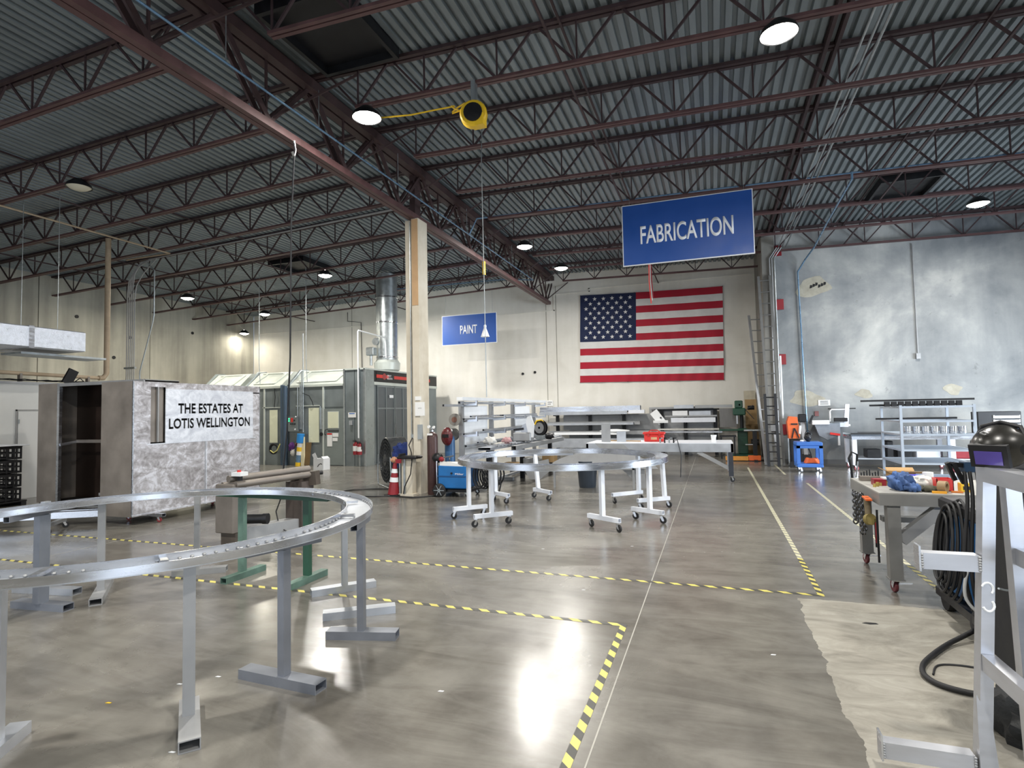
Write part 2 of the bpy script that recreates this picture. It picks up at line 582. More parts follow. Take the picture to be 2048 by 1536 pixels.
# corrugated deck, real ribs running away from the camera
def deck():
    b = B()
    per = 0.1524
    prof = [(0, 0), (0.080, 0), (0.092, 0.06), (0.140, 0.06)]
    xs = []
    x = XL - 0.2
    while x < XR + 0.3:
        for dx, dz in prof:
            xs.append((x + dx, zd(x + dx) + dz))
        x += per
    n = len(xs)
    vs = [(x, YB - 0.2, z) for x, z in xs] + [(x, YF + 0.25, z) for x, z in xs]
    vs += [(x, YB - 0.2, z + 0.12) for x, z in xs] + [(x, YF + 0.25, z + 0.12) for x, z in xs]
    fs = [(i, i + 1, i + 1 + n, i + n) for i in range(n - 1)]
    b.add(vs[:2 * n], fs)
    return b
ceiling = struct('ceiling', deck(), DECK)
rf = B()
rf.add([(XL - .3, YB - .3, zd(XL) + .1), (-5.8, YB - .3, zd(-5.8) + .1), (XR + .3, YB - .3, zd(XR) + .1), (XL - .3, YF + .3, zd(XL) + .1), (-5.8, YF + .3, zd(-5.8) + .1), (XR + .3, YF + .3, zd(XR) + .1)], [(0, 1, 4, 3), (1, 2, 5, 4)])
rf.build('roof_membrane', BLKM, ceiling)

# steel joists
JY = [round(1.82 + 1.79 * k, 2) for k in range(11)]
def joist(y, side):
    P = 1.13
    if side < 0:
        x0, x1 = XL, -5.8
        nodes = [-15.01 + P * k for k in range(-4, 8)]
        bx0, bx1 = XL + 0.02, -6.5
    else:
        x0, x1 = -5.8, XR
        nodes = [-0.41 + P * k for k in range(-4, 10)]
        bx0, bx1 = -4.95, XR
    top = B()
    for dy in (-0.045, 0.045):
        top.bar((x0, y + dy, zb(x0) + 0.632), (x1, y + dy, zb(x1) + 0.632), 0.06, 0.05)
    o = top.build('roof_joist', REDST, ceiling)
    bot = B()
    for dy in (-0.035, 0.035):
        bot.bar((bx0, y + dy, zb(bx0) + 0.02), (bx1, y + dy, zb(bx1) + 0.02), 0.05, 0.04)
    bot.build('bottom_chord', REDCH, o)
    web = B()
    zt = lambda x: zb(x) + 0.61
    zl = lambda x: zb(x) + 0.03
    for x in nodes:
        if not (bx0 - 0.05 <= x <= bx1 + 0.05):
            continue
        web.bar((x, y, zl(x)), (x, y, zt(x)), 0.022, 0.022)
        for s in (-1, 1):
            xt = x + s * P / 2
            if x0 <= xt <= x1:
                web.bar((x, y, zl(x)), (xt - s * 0.05, y, zt(xt)), 0.03, 0.03)
    web.build('web', REDST, o)
for y in JY:
    joist(y, -1)
    joist(y, 1)
# wall joist beside the far wall
# bridging
for x in (-1.75, -12.3, -17.0, 3.6):
    b = B()
    for dz in (0.045, 0.6):
        b.bar((x, YB, zb(x) + dz), (x, YF, zb(x) + dz), 0.03, 0.03)
    b.build('bridging', REDST, ceiling)
# deep ridge girder, dark primer steel
gx = -5.85
g = B()
for dx in (-0.09, 0.09):
    g.bar((gx + dx, YB, 6.80), (gx + dx, YF, 6.80), 0.14, 0.16)
go = g.build('roof_girder', DKST, ceiling)
g = B()
for dx in (-0.05, 0.05):
    g.bar((gx + dx, YB, 5.79), (gx + dx, YF - 0.3, 5.79), 0.085, 0.11)
g.build('bottom_chord', REDCH, go)
g = B()
for k, y in enumerate(JY[:-1] + [JY[-1]]):
    m = y + 0.895
    if m > YF - 0.5:
        continue
    for s in (-0.06, 0.06):
        g.bar((gx + s, y + 0.05, 6.76), (gx + s, m - 0.02, 5.84), 0.035, 0.09)
        g.bar((gx + s, m + 0.02, 5.84), (gx + s, y + 1.74, 6.76), 0.03, 0.06)
    g.bar((gx, m, 5.84), (gx, m, 6.74), 0.03, 0.03)
    for s in (-1, 1):
        g.bar((gx, m, 5.84), (gx + s * 0.9, y + 1.79, 6.42 + 0.4), 0.03, 0.03)
g.build('web', DKST, go)
# second girder line over the pier
g = B()
for dx in (-0.07, 0.07):
    g.bar((1.75 + dx, YB, zb(1.75) + 0.62), (1.75 + dx, YR, zb(1.75) + 0.62), 0.05, 0.12)
g.build('roof_girder', REDST, ceiling)
g = B()
for x, r in ((1.92, 0.016), (2.02, 0.016), (2.12, 0.02)):
    g.cyl((x, YB, zb(x) + 0.1), (x, YR - 0.25, zb(x) + 0.1), r, 8)
g.build('electrical_conduit', GALV, ceiling)

# ---------------------------------------------------------------- the column
t = thing('support_column', 'tall column in worn cream cladding under the red roof girder', 'column', (-5.88, 10.6, 0))
B().box((-6.05, 10.5, 0), (-5.92, 10.82, 5.74)).box((-5.86, 10.42, 0), (-5.70, 10.82, 5.74)).build('cladding', COLM, t)
B().box((-6.03, 10.52, 4.0), (-5.99, 10.53, 5.7)).box((-5.85, 10.41, 3.9), (-5.71, 10.419, 5.72)).build('bare_plywood_upper', mat('bare_plywood', (184, 150, 112), 0.75, 0, 0.1, 4), t)
B().box((-5.97, 10.56, 0), (-5.84, 10.8, 6.8)).build('steel_post', DKST, t)
B().cyl((-5.885, 10.49, 1.2), (-5.885, 10.49, 5.7), 0.016, 8).cyl((-5.925, 10.47, 1.2), (-5.925, 10.47, 5.7), 0.012, 8).build('conduit', GALV, t)
B().box((-5.75, 10.39, 1.12), (-5.64, 10.42, 1.42)).box((-5.93, 10.44, 1.14), (-5.85, 10.49, 1.22)).build('outlet_box', mat('outlet_grey', (150, 156, 158), 0.5), t)
B().box((-5.8, 10.395, 1.92), (-5.66, 10.402, 2.0)).build('notice', PAPER, t)
n = B().box((-5.80, 10.39, 1.60), (-5.58, 10.40, 1.88)).build('clipped_sheets', PAPER, t)
text_mesh('lettering', 'NOTICE', 0.02, BLKM, t, (-5.73, 10.389, 1.745), (1, 0, 0), (0, 0, 1), 0.08, -0.001)

# ---------------------------------------------------------------- floor tape
def tape(name, a, b, m, label):
    bb = B().box((min(a[0], b[0]), min(a[1], b[1]), 0.0004), (max(a[0], b[0]), max(a[1], b[1]), 0.0016))
    o = bb.build(name, m)
    tag(o, label, 'floor tape', 'hazard tape lines on the floor')
tape('floor_tape', (-16, 4.43), (-0.68, 4.48), TAPE, 'striped tape nearest the camera running left to right under the big ring')
tape('floor_tape', (-0.73, 0.8), (-0.68, 4.43), TAPE, 'striped tape running toward the camera beside the long floor joint')
tape('floor_tape', (-16, 5.6), (0.85, 5.65), TAPE, 'striped tape running left to right behind the roller machine')
tape('floor_tape', (0.8, 5.65), (0.85, 6.9), TAPE, 'yellow corner run of tape beside the caster table end')
tape('floor_tape', (0.8, 6.9), (0.85, 16.8), TAPEW, 'pale tape running back toward the drill press')
tape('floor_tape', (1.8, 5.3), (1.85, 6.9), TAPE, 'striped tape passing beneath the cluttered work table')
tape('floor_tape', (1.8, 6.9), (1.85, 13.6), TAPEW, 'pale tape running from the cluttered table toward the small blue cart')
tape('floor_tape', (1.55, 15.2), (1.6, 17.7), TAPEW, 'short pale tape beside the small blue cart')

# ---------------------------------------------------------------- high-bay lamps
LENS = emis('lamp_lens_lit', (255, 250, 240), 30)
LENSOFF = mat('lamp_lens_unlit', (214, 208, 186), 0.4, 0, 0.03, 4)
LAMPS = [(-4.63, 6.97, 6.0, 'first lamp left of the yellow cord reel'), (0.87, 7.12, 6.0, 'brightest lamp, high over the painted words of the large sign'),
         (5.55, 14.8, 5.95, 'lamp by the mottled grey wall top'), (-4.55, 14.1, 6.0, 'lamp just right of the cream column, nearer of the pair'),
         (-4.23, 16.7, 6.0, 'lamp right of the cream column, farther of the pair'), (-11.1, 14.4, 5.95, 'lamp over the booth roof, left of the hanging cords'),
         (-16.6, 14.3, 5.7, 'lamp over the raw concrete wall beside the grey conduits'), (-11.1, 18.2, 5.9, 'lamp in front of the round exhaust duct'),
         (-16.6, 17.8, 5.7, 'small lamp above the far left booth corner'), (-20.0, 20.2, 5.45, 'smallest lamp, in the corner of the two concrete walls'),
         (-11.0, 7.14, 6.0, 'unlit lamp hanging from the left joists'),
         (6.2, 7.1, 5.95, 'lamp'), (0.9, 0.6, 6.0, 'lamp'), (-4.6, 0.6, 6.0, 'lamp'), (-11.1, 0.6, 5.95, 'lamp'), (6.2, 0.6, 5.95, 'lamp')]
for i, (x, y, z, d) in enumerate(LAMPS):
    lit = 'unlit' not in d
    lab = ('lit ' if lit else '') + 'round high-bay ' + d if i < 11 else 'round high-bay lamp behind or beside the camera, out of the picture'
    t = thing('high_bay_lamp', lab, 'lamp', (x, y, z), 'high-bay lamps under the roof')
    B().lathe([(0.02, 0.13), (0.09, 0.13), (0.13, 0.09), (0.19, 0.04), (0.215, -0.02), (0.205, -0.025), (0.195, -0.01)], (x, y, z), seg=24).build('housing', BLKM, t)
    B().lathe([(0.0, -0.075), (0.09, -0.068), (0.15, -0.045), (0.195, -0.012)], (x, y, z), seg=24).build('lens', LENS if lit else LENSOFF, t)
    hy = min(JY, key=lambda q: abs(q - y)) if y > 1 else y
    top = max(z + 0.2, zb(x) + 0.02)
    near = abs(hy - y) < .5 and y > 1
    top = zb(x) + .03 if near else zd(x) + .01
    B().tube([(x, y, z + 0.12), (x, y, min(z + 0.15, top)), (x, hy if near else y, top + .005)], 0.008, 6).build('hook', CHR, t)
    if lit:
        l = bpy.data.lights.new('lamp_light', 'AREA')
        l.shape = 'DISK'
        l.size = 0.34
        l.energy = (22 if i == 9 else 60 if i == 8 else 175) if i < 11 else 210
        l.color = (1.0, 0.965, 0.90) if x > -14 else (1.0, 0.93, 0.76)
        lo = bpy.data.objects.new('lamp_light', l)
        C.objects.link(lo)
        lo.parent = t
        lo.location = (0, 0, -0.09)

# ================================================================ hanging signs, flag, cables, pipes
def sign(name, label, body, x0, x1, z0, z1, y, tx0, tx1, tz0, tz1, hang, bold):
    t = thing(name, label, 'sign', ((x0 + x1) / 2, y, z0), 'blue hanging department signs')
    B().box((x0 - .02, y, z0 - .02), (x1 + .02, y + 0.03, z1 + .02)).build('edge_trim', WHT, t)
    B().box((x0, y - 0.006, z0), (x1, y, z1)).build('face_panel', SIGNB, t)
    text_mesh('lettering', body, tz1 - tz0, LETW, t, (tx0, y - 0.007, tz0), (1, 0, 0), (0, 0, 1), tx1 - tx0, 0.004, bold)
    for x in (x0 + .15, x1 - .15):
        B().cyl((x, y + .015, z1), (x, y + .015, hang(x)), 0.004, 6).build('hanging_wire', GALV, t)
sign('hanging_sign', 'large blue sign reading FABRICATION hung below the joists', 'FABRICATION', -1.74, 0.89, 4.79, 6.1, 12.46, -1.37, 0.52, 5.22, 5.62, lambda x: zb(x) + .05, 0.015)
sign('hanging_sign', 'smaller blue sign reading PAINT in front of the cream wall', 'PAINT', -9.75, -7.53, 4.25, 5.35, 19.68, -9.0, -8.3, 4.63, 4.96, lambda x: zb(x) + .05, 0.015)

def flag():
    yb = YF - 0.06
    TL, TR, BL, BR = V((-4.66, 0, 6.03)), V((0.45, 0, 5.92)), V((-4.75, 0, 2.70)), V((0.38, 0, 2.61))
    def P(u, v, out=0.0):
        p = (TL * (1 - u) + TR * u) * v + (BL * (1 - u) + BR * u) * (1 - v)
        wv = 0.012 * math.sin(u * 34 + v * 9) + 0.010 * math.sin(u * 71 - v * 14) * (1 - v)
        sag = -0.02 * math.sin(u * PI) * v
        return V((p.x, yb + wv - out, p.z + sag))
    nu, nv = 95, 52
    vs = [P(i / nu, j / nv) for j in range(nv + 1) for i in range(nu + 1)]
    vs += [p + V((0, 0.006, 0)) for p in vs]
    off = (nu + 1) * (nv + 1)
    t = thing('national_flag', 'large red, white and blue starred flag pinned flat on the cream wall', 'flag', (-2.1, yb, 2.65))
    FR = mat('flag_red', (168, 24, 48), 0.8, 0, 0.08, 5); FW = mat('flag_white', (218, 216, 214), 0.8, 0, 0.05, 5); FB = mat('flag_navy', (22, 34, 70), 0.8, 0, 0.1, 5)
    cu = 0.408
    def cells(test):
        b = B()
        fs = []
        for j in range(nv):
            for i in range(nu):
                if test((i + .5) / nu, (j + .5) / nv, j):
                    a = j * (nu + 1) + i
                    fs.append((a, a + 1, a + nu + 2, a + nu + 1))
        return b.add(vs, fs, True)
    def stripe(j):
        return (12 - (j * 13) // nv) % 2 == 0          # 13 stripes, red first and last
    def inc(u, v):
        return u < cu and v > 6 / 13
    def part(name, test, m):
        b = cells(test)
        used = sorted({i for f in b.f for i in f})
        mp = {k: n for n, k in enumerate(used)}
        b.v = [b.v[k] for k in used]
        b.f = [tuple(mp[i] for i in f) for f in b.f]
        return b.build(name, m, t)
    for k in range(13):
        part('stripe', lambda u, v, j, k=k: (j * 13) // nv == k and not inc(u, v), FR if k % 2 == 0 else FW)
    part('canton', lambda u, v, j: inc(u, v), FB)
    for r in range(9):
        n = 6 if r % 2 == 0 else 5
        for c in range(n):
            u = cu * ((c + 0.5) / 6 if n == 6 else (c + 1) / 6)
            u = cu * 0.03 + u * 0.95
            v = 6 / 13 + (7 / 13) * (1 - (r + 0.9) / 9.8)
            p = P(u, v, 0.012)
            R_ = 0.085
            poly = []
            for q in range(10):
                a = PI / 2 + q * PI / 5
                rr = R_ if q % 2 == 0 else R_ * 0.4
                poly.append((math.cos(a) * rr, math.sin(a) * rr))
            B().prism(poly, p, (1, 0, 0), (0, 0, 1), (0, 1, 0), 0.004).build('star', FW, t)
    for u, v in ((0, 0), (0.35, 0), (0, 1), (0.4, 1), (1, 1), (1, 0)):
        p = P(u, v)
        B().cyl((p.x, p.y - .02, p.z), (p.x, YF, p.z), 0.012, 6).build('grommet', BLKM, t)
flag()

t = thing('cord_reel', 'yellow and black cord reel hanging under a joist', 'cord reel', (-3.03, 7.12, 5.6))
rx = V((0.25, -1, 0)).normalized()
B().lathe([(0, -.06), (.17, -.06), (.19, -.04), (.19, .05), (.17, .07), (0, .07)], (-3.0, 7.12, 5.78), rx, 20).box((-3.02, 7.06, 5.6), (-2.84, 7.2, 5.76)).build('case', YEL, t)
B().lathe([(0, .075), (.13, .075), (.13, .095), (.05, .1), (0, .1)], (-3.0, 7.12, 5.78), rx, 20).build('side_disc', BLK, t)
B().box((-3.03, 7.1, 5.95), (-2.97, 7.2, 6.27)).build('bracket', GALV, t)
pts = [(-3.12 - .2 * math.sin(a * 1.3), 7.1 + .02 * math.sin(3 * a), 5.9 + .06 * math.cos(a * 2)) for a in [k * .5 for k in range(14)]]
B().tube(pts + [(-3.6, 7.14, 5.98), (-4.0, 7.15, 5.99), (-4.6, 7.1, 6.03), (-4.8, 7.1, 6.2)], 0.012, 6).build('yellow_cable', YEL, t)

def drop(name, label, cat, pts, r, m):
    o = B().tube(pts, r, 6).build(name, m)
    return tag(o, label, cat)
drop('ceiling_drop_line', 'thin cord hanging from a joist past the PAINT sign, left of the two', 'cord', [(-3.62, 8.97, 6.9), (-3.62, 8.9, 6), (-3.61, 8.9, 4), (-3.6, 8.9, 1.9)], 0.008, GALV)
t = thing('cord_drop', 'yellow hook and white cone hanging on a cord from the girder', 'cord', (-5.75, 14.18, 3.7))
B().cyl((-5.75, 14.18, 5.74), (-5.75, 14.18, 3.95), 0.009, 6).build('cord', BLKM, t)
B().box((-5.78, 14.15, 5.38), (-5.72, 14.21, 5.74)).build('yellow_hook', YEL, t)
B().lathe([(0.02, .33), (.035, .3), (.03, .24), (.12, 0.0)], (-5.75, 14.18, 3.68), seg=12).build('white_cone', WHT, t)
t = thing('hoist_cord', 'long cord hanging from the red girder down to the roller machine', 'cord', (-5.75, 6.72, 0.9))
B().tube([(-5.75, 6.75, 5.5), (-5.76, 6.7, 4.5), (-5.78, 6.7, 2.5), (-5.8, 6.65, 1.4), (-5.82, 6.6, 0.86)], 0.012, 6).build('cord', BLKM, t)
B().tube([(-5.75, 6.75, 5.74), (-5.75, 6.78, 5.6), (-5.75, 6.75, 5.5), (-5.75, 6.71, 5.56)], 0.02, 8).build('hook', CHR, t)
t = thing('rope_tail', 'faded red and white rope hanging over the flag', 'rope', (-1.38, 14.3, 4.2))
for k, m in ((0, REDP), (1, CLOTHW), (2, REDD)):
    B().tube([(-1.38 + .03 * k, 14.3, 6.2), (-1.38 + .02 * k, 14.28 + .02 * k, 5.4), (-1.39 + .03 * k, 14.27, 4.8), (-1.36 + .025 * k, 14.3, 4.25 + .07 * k)], 0.014, 6).build('strand', m, t)

# air pipes
t = thing('air_pipe', 'pale blue air pipe under the roof alongside the red girder', 'pipe', (-5.5, 10, 6.0))
B().cyl((-5.5, 1, 6.0), (-5.5, 17.9, 6.0), 0.016, 10).build('main_run', BLPIPE, t)
B().tube([(-5.5, 17.9, 6.0), (-6.5, 17.88, 6.12), (-11, 17.88, 6.16)], 0.018, 8).build('branch', BLPIPE, t)
for y in (3.0, 5.25, 7.0, 9.3, 12.5, 15.8):
    B().cyl((-5.5, y, 6.0), (-5.5, y, 6.3 + .3), 0.007, 6).build('hanger', GALV, t)
t = thing('air_pipe', 'blue air pipe crossing above the large sign on a joist', 'pipe', (0, 12.66, 6.3))
B().tube([(-5.5, 12.66, 6.02), (-5.3, 12.66, 6.38), (0, 12.66, 6.29), (5, 12.66, 6.17), (10.9, 12.66, 6.04)], 0.02, 8).build('run', BLPIPE, t)
t = thing('air_pipe', 'blue air pipe running to the grey wall and down it', 'pipe', (2.7, 15, 6.0))
B().tube([(2.68, 12.4, 6.15), (2.68, 12.4, 6.02), (2.7, 15, 6.0), (2.75, 17.3, 5.98), (2.6, 17.9, 5.8), (2.42, 18.04, 5.5)], 0.022, 8).build('roof_run', BLPIPE, t)
B().tube([(2.42, 18.04, 5.5), (2.45, 18.04, 3.2), (2.48, 18.04, 1.35), (2.49, 18.03, 0.9)], 0.02, 8).build('wall_drop', BLPIPE, t)
t = thing('electrical_riser', 'bundle of steel conduits climbing the corner pier', 'conduit', (1.75, 17.7, 0))
for x, z0, m in ((1.66, .9, ALUD), (1.72, .9, ALUD), (1.79, 1.2, GALV)):
    B().tube([(x, 17.74, z0), (x, 17.74, 5.9), (x + .12, 17.76, 6.08), (x + .2, 17.7, zb(2) + .06)], 0.016, 8).build('conduit', m, t)
B().box((1.47, 17.7, 0.95), (1.8, 17.78, 1.12)).build('junction_box', ALUD, t)
B().cyl((1.86, 17.98, 1.3), (1.86, 17.98, 3.1), 0.03, 8).build('white_sleeve', WHT, t)

# left-hand pipes
t = thing('drain_pipe', 'thick tan pipe coming down from the roof onto the office', 'pipe', (-15, 10.5, 2.7))
B().tube([(-15, 10.5, 6.45), (-15, 10.5, 2.85), (-15, 10.42, 2.74), (-15, 10.3, 2.73)], 0.065, 12).build('downpipe', TAN, t)
B().cyl((-15, 10.3, 2.73), (-15, 5.5, 2.79), 0.045, 10).build('level_run', TAN, t)
for y in (6.5, 8.5, 10.0):
    B().box((-15.05, y, 2.5), (-14.95, y + .05, 2.75)).build('support_block', BROWNW, t)
t = thing('conduit_bundle', 'grey conduits bending down from the joists behind the brushed monument', 'conduit', (-14.8, 11, 2.5))
for k in range(5):
    x = -14.95 + .07 * k
    top = 5.55 + .06 * k if k < 4 else 5.4
    run = [(-6.6, 10.98 - .05 * k, 6.22)] if k < 2 else []
    B().tube([(x, 11, 2.5), (x, 11, top - .5), (x + .06, 11, top - .15), (x + .3, 11, top + .15), (x + .8, 11, 5.92)] + run, 0.014, 8).build('conduit', ALUD, t)
B().tube([(-14.45, 11, 2.5), (-14.45, 11.0, 2.9), (-14.0, 11.0, 4.2), (-13.95, 11, 4.4), (-13.95, 11, 5.6), (-14.2, 11, 5.85)], 0.016, 8).build('conduit', GALV, t)
B().box((-15.0, 10.96, 3.0), (-14.6, 11.02, 3.05)).build('strut', GALV, t)
t = thing('roof_pipe', 'pale slim pipe slung under the left joists toward the tan pipe', 'pipe', (-13.4, 8, 5.9))
B().cyl((-13.4, 4.0, 6.0), (-13.4, 11.0, 6.0), 0.02, 10).build('run', TAN, t)
B().cyl((-13.4, 11.0, 6.0), (-15, 11.0, 6.0), 0.02, 10).build('elbow_run', TAN, t)

# foil-wrapped duct
FOIL = mat('duct_foil', (212, 216, 224), 0.34, 0.75, 0.12, 14, bump=0.5)
t = thing('foil_duct', 'foil-wrapped air duct ending in mid air over the office', 'duct', (-12.6, 5, 3.03))
B().bbox((-13.3, 2.0, 3.03), (-12.0, 7.98, 3.43), 0.015).build('wrapped_duct', FOIL, t)
for y in (3.9, 5.9, 6.95):
    B().box((-13.31, y, 3.02), (-11.99, y + .09, 3.44)).build('foil_tape_band', ALU, t)
for y in (3.0, 7.5):
    for x in (-13.2, -12.1):
        B().cyl((x, y, 3.43), (x, y, 6.2), 0.006, 6).build('hanger_rod', GALV, t)
B().box((-12.9, 7.0, 2.93), (-12.3, 8.6, 2.97)).build('support_angle', GALV, t)

# ================================================================ left: office, crates, brushed monuments
wo = struct('wall_office', B().box((-17.5, 4.0, 0), (-14.0, 11.4, 2.45)), WOFF)
B().box((-17.5, 3.98, 2.45), (-13.97, 11.42, 2.5)).build('roof_edge', ALUD, wo)
d = struct('door_1', B().box((-14.0, 7.93, 0.0), (-13.975, 8.85, 1.86)), mat('office_door_white', (210, 209, 205), 0.5, 0, 0.03, 2), 'plain white office door set in the white wall')
B().box((-14.0, 7.89, 0), (-13.985, 7.92, 1.9)).box((-14.0, 8.86, 0), (-13.985, 8.89, 1.9)).box((-14.0, 7.89, 1.87), (-13.985, 8.89, 1.9)).build('door_frame', mat('frame_grey', (150, 149, 146), 0.6), d)
for z in (0.3, 1.0, 1.6):
    B().cyl((-13.97, 7.94, z), (-13.97, 7.94, z + .09), 0.012, 8).build('hinge', GALV, d)
t = thing('roof_junk', 'small black panel tilted on the office roof edge beside loose wires', 'panel', (-13.9, 9.2, 2.5))
t.location = (-14.1, 9.0, 2.5); ORGN[t.name] = V((-14.1, 9.0, 2.5))
B().bar((-14.1, 8.95, 2.5), (-14.05, 9.08, 2.82), 0.05, 0.22, (0, 1, 0)).build('black_panel', BLK, t)
B().tube([(-14.1, 9.1, 2.52), (-14.1, 9.25, 2.64), (-14.12, 9.4, 2.52)], 0.012, 6).build('handle_loop', BLK, t)
o = B()
for k in range(3):
    o.tube([(-14.1 - .06 * k, 5.6 + .25 * j, 2.515 + (.05 * abs(math.sin(j * 1.1 + k)))) for j in range(18)], 0.010, 5)
tag(o.build('loose_cable', BLK), 'loose black cables lying along the office roof edge', 'cable')

for k in range(4):
    z0 = 0.10 + k * 0.27
    t = thing('stacking_crate', ('bottom', 'second from the bottom', 'third from the bottom', 'top')[k] + ' black plastic crate of the stack by the office', 'crate', (-13.2, 7.2, z0), 'black crates by the office')
    b = B()
    x0, x1, y0, y1 = -13.75, -12.95, 6.3, 7.42
    for zz, h in ((0.0, .035), (.105, .03), (.2, .045)):
        b.box((x0, y0, z0 + zz), (x1, y0 + .02, z0 + zz + h)).box((x0, y1 - .02, z0 + zz), (x1, y1, z0 + zz + h)).box((x0, y0, z0 + zz), (x0 + .02, y1, z0 + zz + h)).box((x1 - .02, y0, z0 + zz), (x1, y1, z0 + zz + h))
    b.box((x0 - .01, y0 - .01, z0 + .235), (x1 + .01, y1 + .01, z0 + .25)) if k == 3 else None
    b.box((x0, y0, z0), (x1, y1, z0 + .012))
    b.build('shell', BLK, t)
    b = B()
    n = 9
    for i in range(n + 1):
        y = y0 + (y1 - y0 - .02) * i / n
        b.box((x1 - .022, y, z0), (x1 + .004, y + .025, z0 + .24))
    for i in range(7):
        x = x0 + (x1 - x0 - .02) * i / 6
        b.box((x, y0 - .004, z0), (x + .025, y0 + .018, z0 + .24)).box((x, y1 - .018, z0), (x + .025, y1 + .004, z0 + .24))
    b.build('ribs', BLK, t)
t = thing('plastic_pallet', 'black pallet carrying the stack of black crates', 'pallet', (-13.3, 6.9, 0))
B().box((-13.8, 6.25, .07), (-12.9, 7.5, .098)).build('deck', BLK, t)
for y in (6.3, 6.85, 7.4):
    B().box((-13.8, y, 0), (-12.9, y + .09, .07)).build('runner', BLK, t)
tag(B().bbox((-13.8, 6.25, 1.17), (-12.85, 7.5, 1.195)).build('crate_lid', WHT), 'white sheet lying on top of the black crate stack', 'sheet')

# monument with cut-out lettering: face on x = -8.47
def monument():
    xf, y0, y1, z0, z1 = -8.47, 6.34, 8.96, 0.14, 2.24
    t = thing('sign_monument', 'brushed aluminium box monument cut out with THE ESTATES AT LOTIS WELLINGTON', 'monument', (-8.8, 7.65, z0))
    th = 0.012
    # lettered plate: an outline filled around the letters leaves real holes
    py0, py1, pz0, pz1 = y0 + .56, y0 + 2.42, 1.25, 2.12
    cu = bpy.data.curves.new('plate', 'FONT')
    cu.body = 'THE ESTATES AT\nLOTIS WELLINGTON'
    cu.align_x = 'CENTER'
    cu.offset = 0.034
    cu.space_line = 1.1
    cu.resolution_u = 3
    ob = bpy.data.objects.new('plate', cu)
    C.objects.link(ob)
    bpy.context.view_layer.update()
    me = bpy.data.meshes.new_from_object(ob.evaluated_get(bpy.context.evaluated_depsgraph_get()))
    bpy.data.objects.remove(ob)
    bm = bmesh.new()
    bm.from_mesh(me)
    bmesh.ops.remove_doubles(bm, verts=bm.verts, dist=1e-5)
    nxt = {}
    for e in bm.edges:
        if len(e.link_faces) == 1:
            for a, b_ in ((e.verts[0], e.verts[1]), (e.verts[1], e.verts[0])):
                nxt.setdefault(a.index, []).append(b_.index)
    bm.verts.ensure_lookup_table()
    loops, seen = [], set()
    for s0 in list(nxt):
        if s0 in seen:
            continue
        L, cur, prev_ = [], s0, None
        while cur not in seen:
            seen.add(cur)
            L.append((bm.verts[cur].co.x, bm.verts[cur].co.y))
            opts = [q for q in nxt[cur] if q != prev_ and q not in seen]
            prev_ = cur
            if not opts:
                break
            cur = opts[0]
        if len(L) > 2:
            loops.append(L)
    bm.free()
    xs = [p[0] for L in loops for p in L]; ys = [p[1] for L in loops for p in L]
    ax, bx, ay, by = min(xs), max(xs), min(ys), max(ys)
    loops = [[((p[0] - ax) * 1.74 / (bx - ax) + .06, (p[1] - ay) * 0.43 / (by - ay) + .22) for p in L] for L in loops]
    def inside(p, L):
        c_ = False
        for k in range(len(L)):
            (xa, ya), (xb, yb) = L[k], L[k - 1]
            if (ya > p[1]) != (yb > p[1]) and p[0] < (xb - xa) * (p[1] - ya) / (yb - ya) + xa:
                c_ = not c_
        return c_
    outer = [L for L in loops if sum(inside(L[0], Q) for Q in loops if Q is not L) % 2 == 0]
    inner = [L for L in loops if L not in outer]
    from mathutils.geometry import tessellate_polygon
    W_, H_ = py1 - py0, pz1 - pz0
    def sheet(polys):
        P3 = [[V((x, y, 0)) for x, y in L] for L in polys]
        flat = [q for L in P3 for q in L]
        tri = tessellate_polygon(P3)
        b = B()
        n_ = len(flat)
        vs = [(xf + .004, py0 + q.x, pz0 + q.y) for q in flat] + [(xf - .01, py0 + q.x, pz0 + q.y) for q in flat]
        fs = [tuple(t_) for t_ in tri] + [tuple(i_ + n_ for i_ in t_[::-1]) for t_ in tri]
        o_ = 0
        for L in P3:
            m_ = len(L)
            fs += [(o_ + k, o_ + (k + 1) % m_, o_ + (k + 1) % m_ + n_, o_ + k + n_) for k in range(m_)]
            o_ += m_
        return vs, fs
    b = B()
    b.add(*sheet([[(0, 0), (W_, 0), (W_, H_), (0, H_)]] + outer))
    for L in inner:
        b.add(*sheet([L]))
    b.build('lettered_plate', SWIRLB, t)
    # face sheets around it
    b = B().box((xf - th, y0, z0), (xf, y1, pz0)).box((xf - th, y0, pz0), (xf, y0 + .3, z1)).box((xf - th, py0, pz1 - .02), (xf, y1, z1)).box((xf - th, py1 - .02, pz0), (xf, y1, pz1)).box((xf - th, y0 + .3, 2.16), (xf, py0, z1))
    b.build('front_sheet', SWIRL, t)
    B().box((xf - .05, y0 + .3, 1.27), (xf - .045, py0, 2.16)).build('recess_strip', ENDAL, t)
    B().box((xf - .03, y0 + .42, 1.27), (xf + .004, y0 + .44, 2.16)).build('recess_rib', ALUD, t)
    B().box((-9.16, y0, z0), (xf - th, y0 + th, z1)).build('end_sheet', ENDAL, t)
    B().box((-9.16, y1 - th, z0), (xf, y1, z1)).build('end_sheet', ENDAL, t)
    B().box((-9.16, y0 + .012, z1 - th), (xf - th, y1 - th, z1)).build('top_sheet', SWIRL, t)
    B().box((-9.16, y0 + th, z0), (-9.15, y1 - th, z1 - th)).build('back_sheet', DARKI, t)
    B().box((xf - .3, py0 - .05, 1.0), (xf - .29, py1 + .05, 2.2)).build('letter_shade_sheet', DARKI, t)  # dark sheet added behind the letters for the hollow's shade
    B().box((xf, y0 + 1.33, z0), (xf + .003, y0 + 1.345, 1.25)).build('weld_seam', ALUM, t)
    b = B()
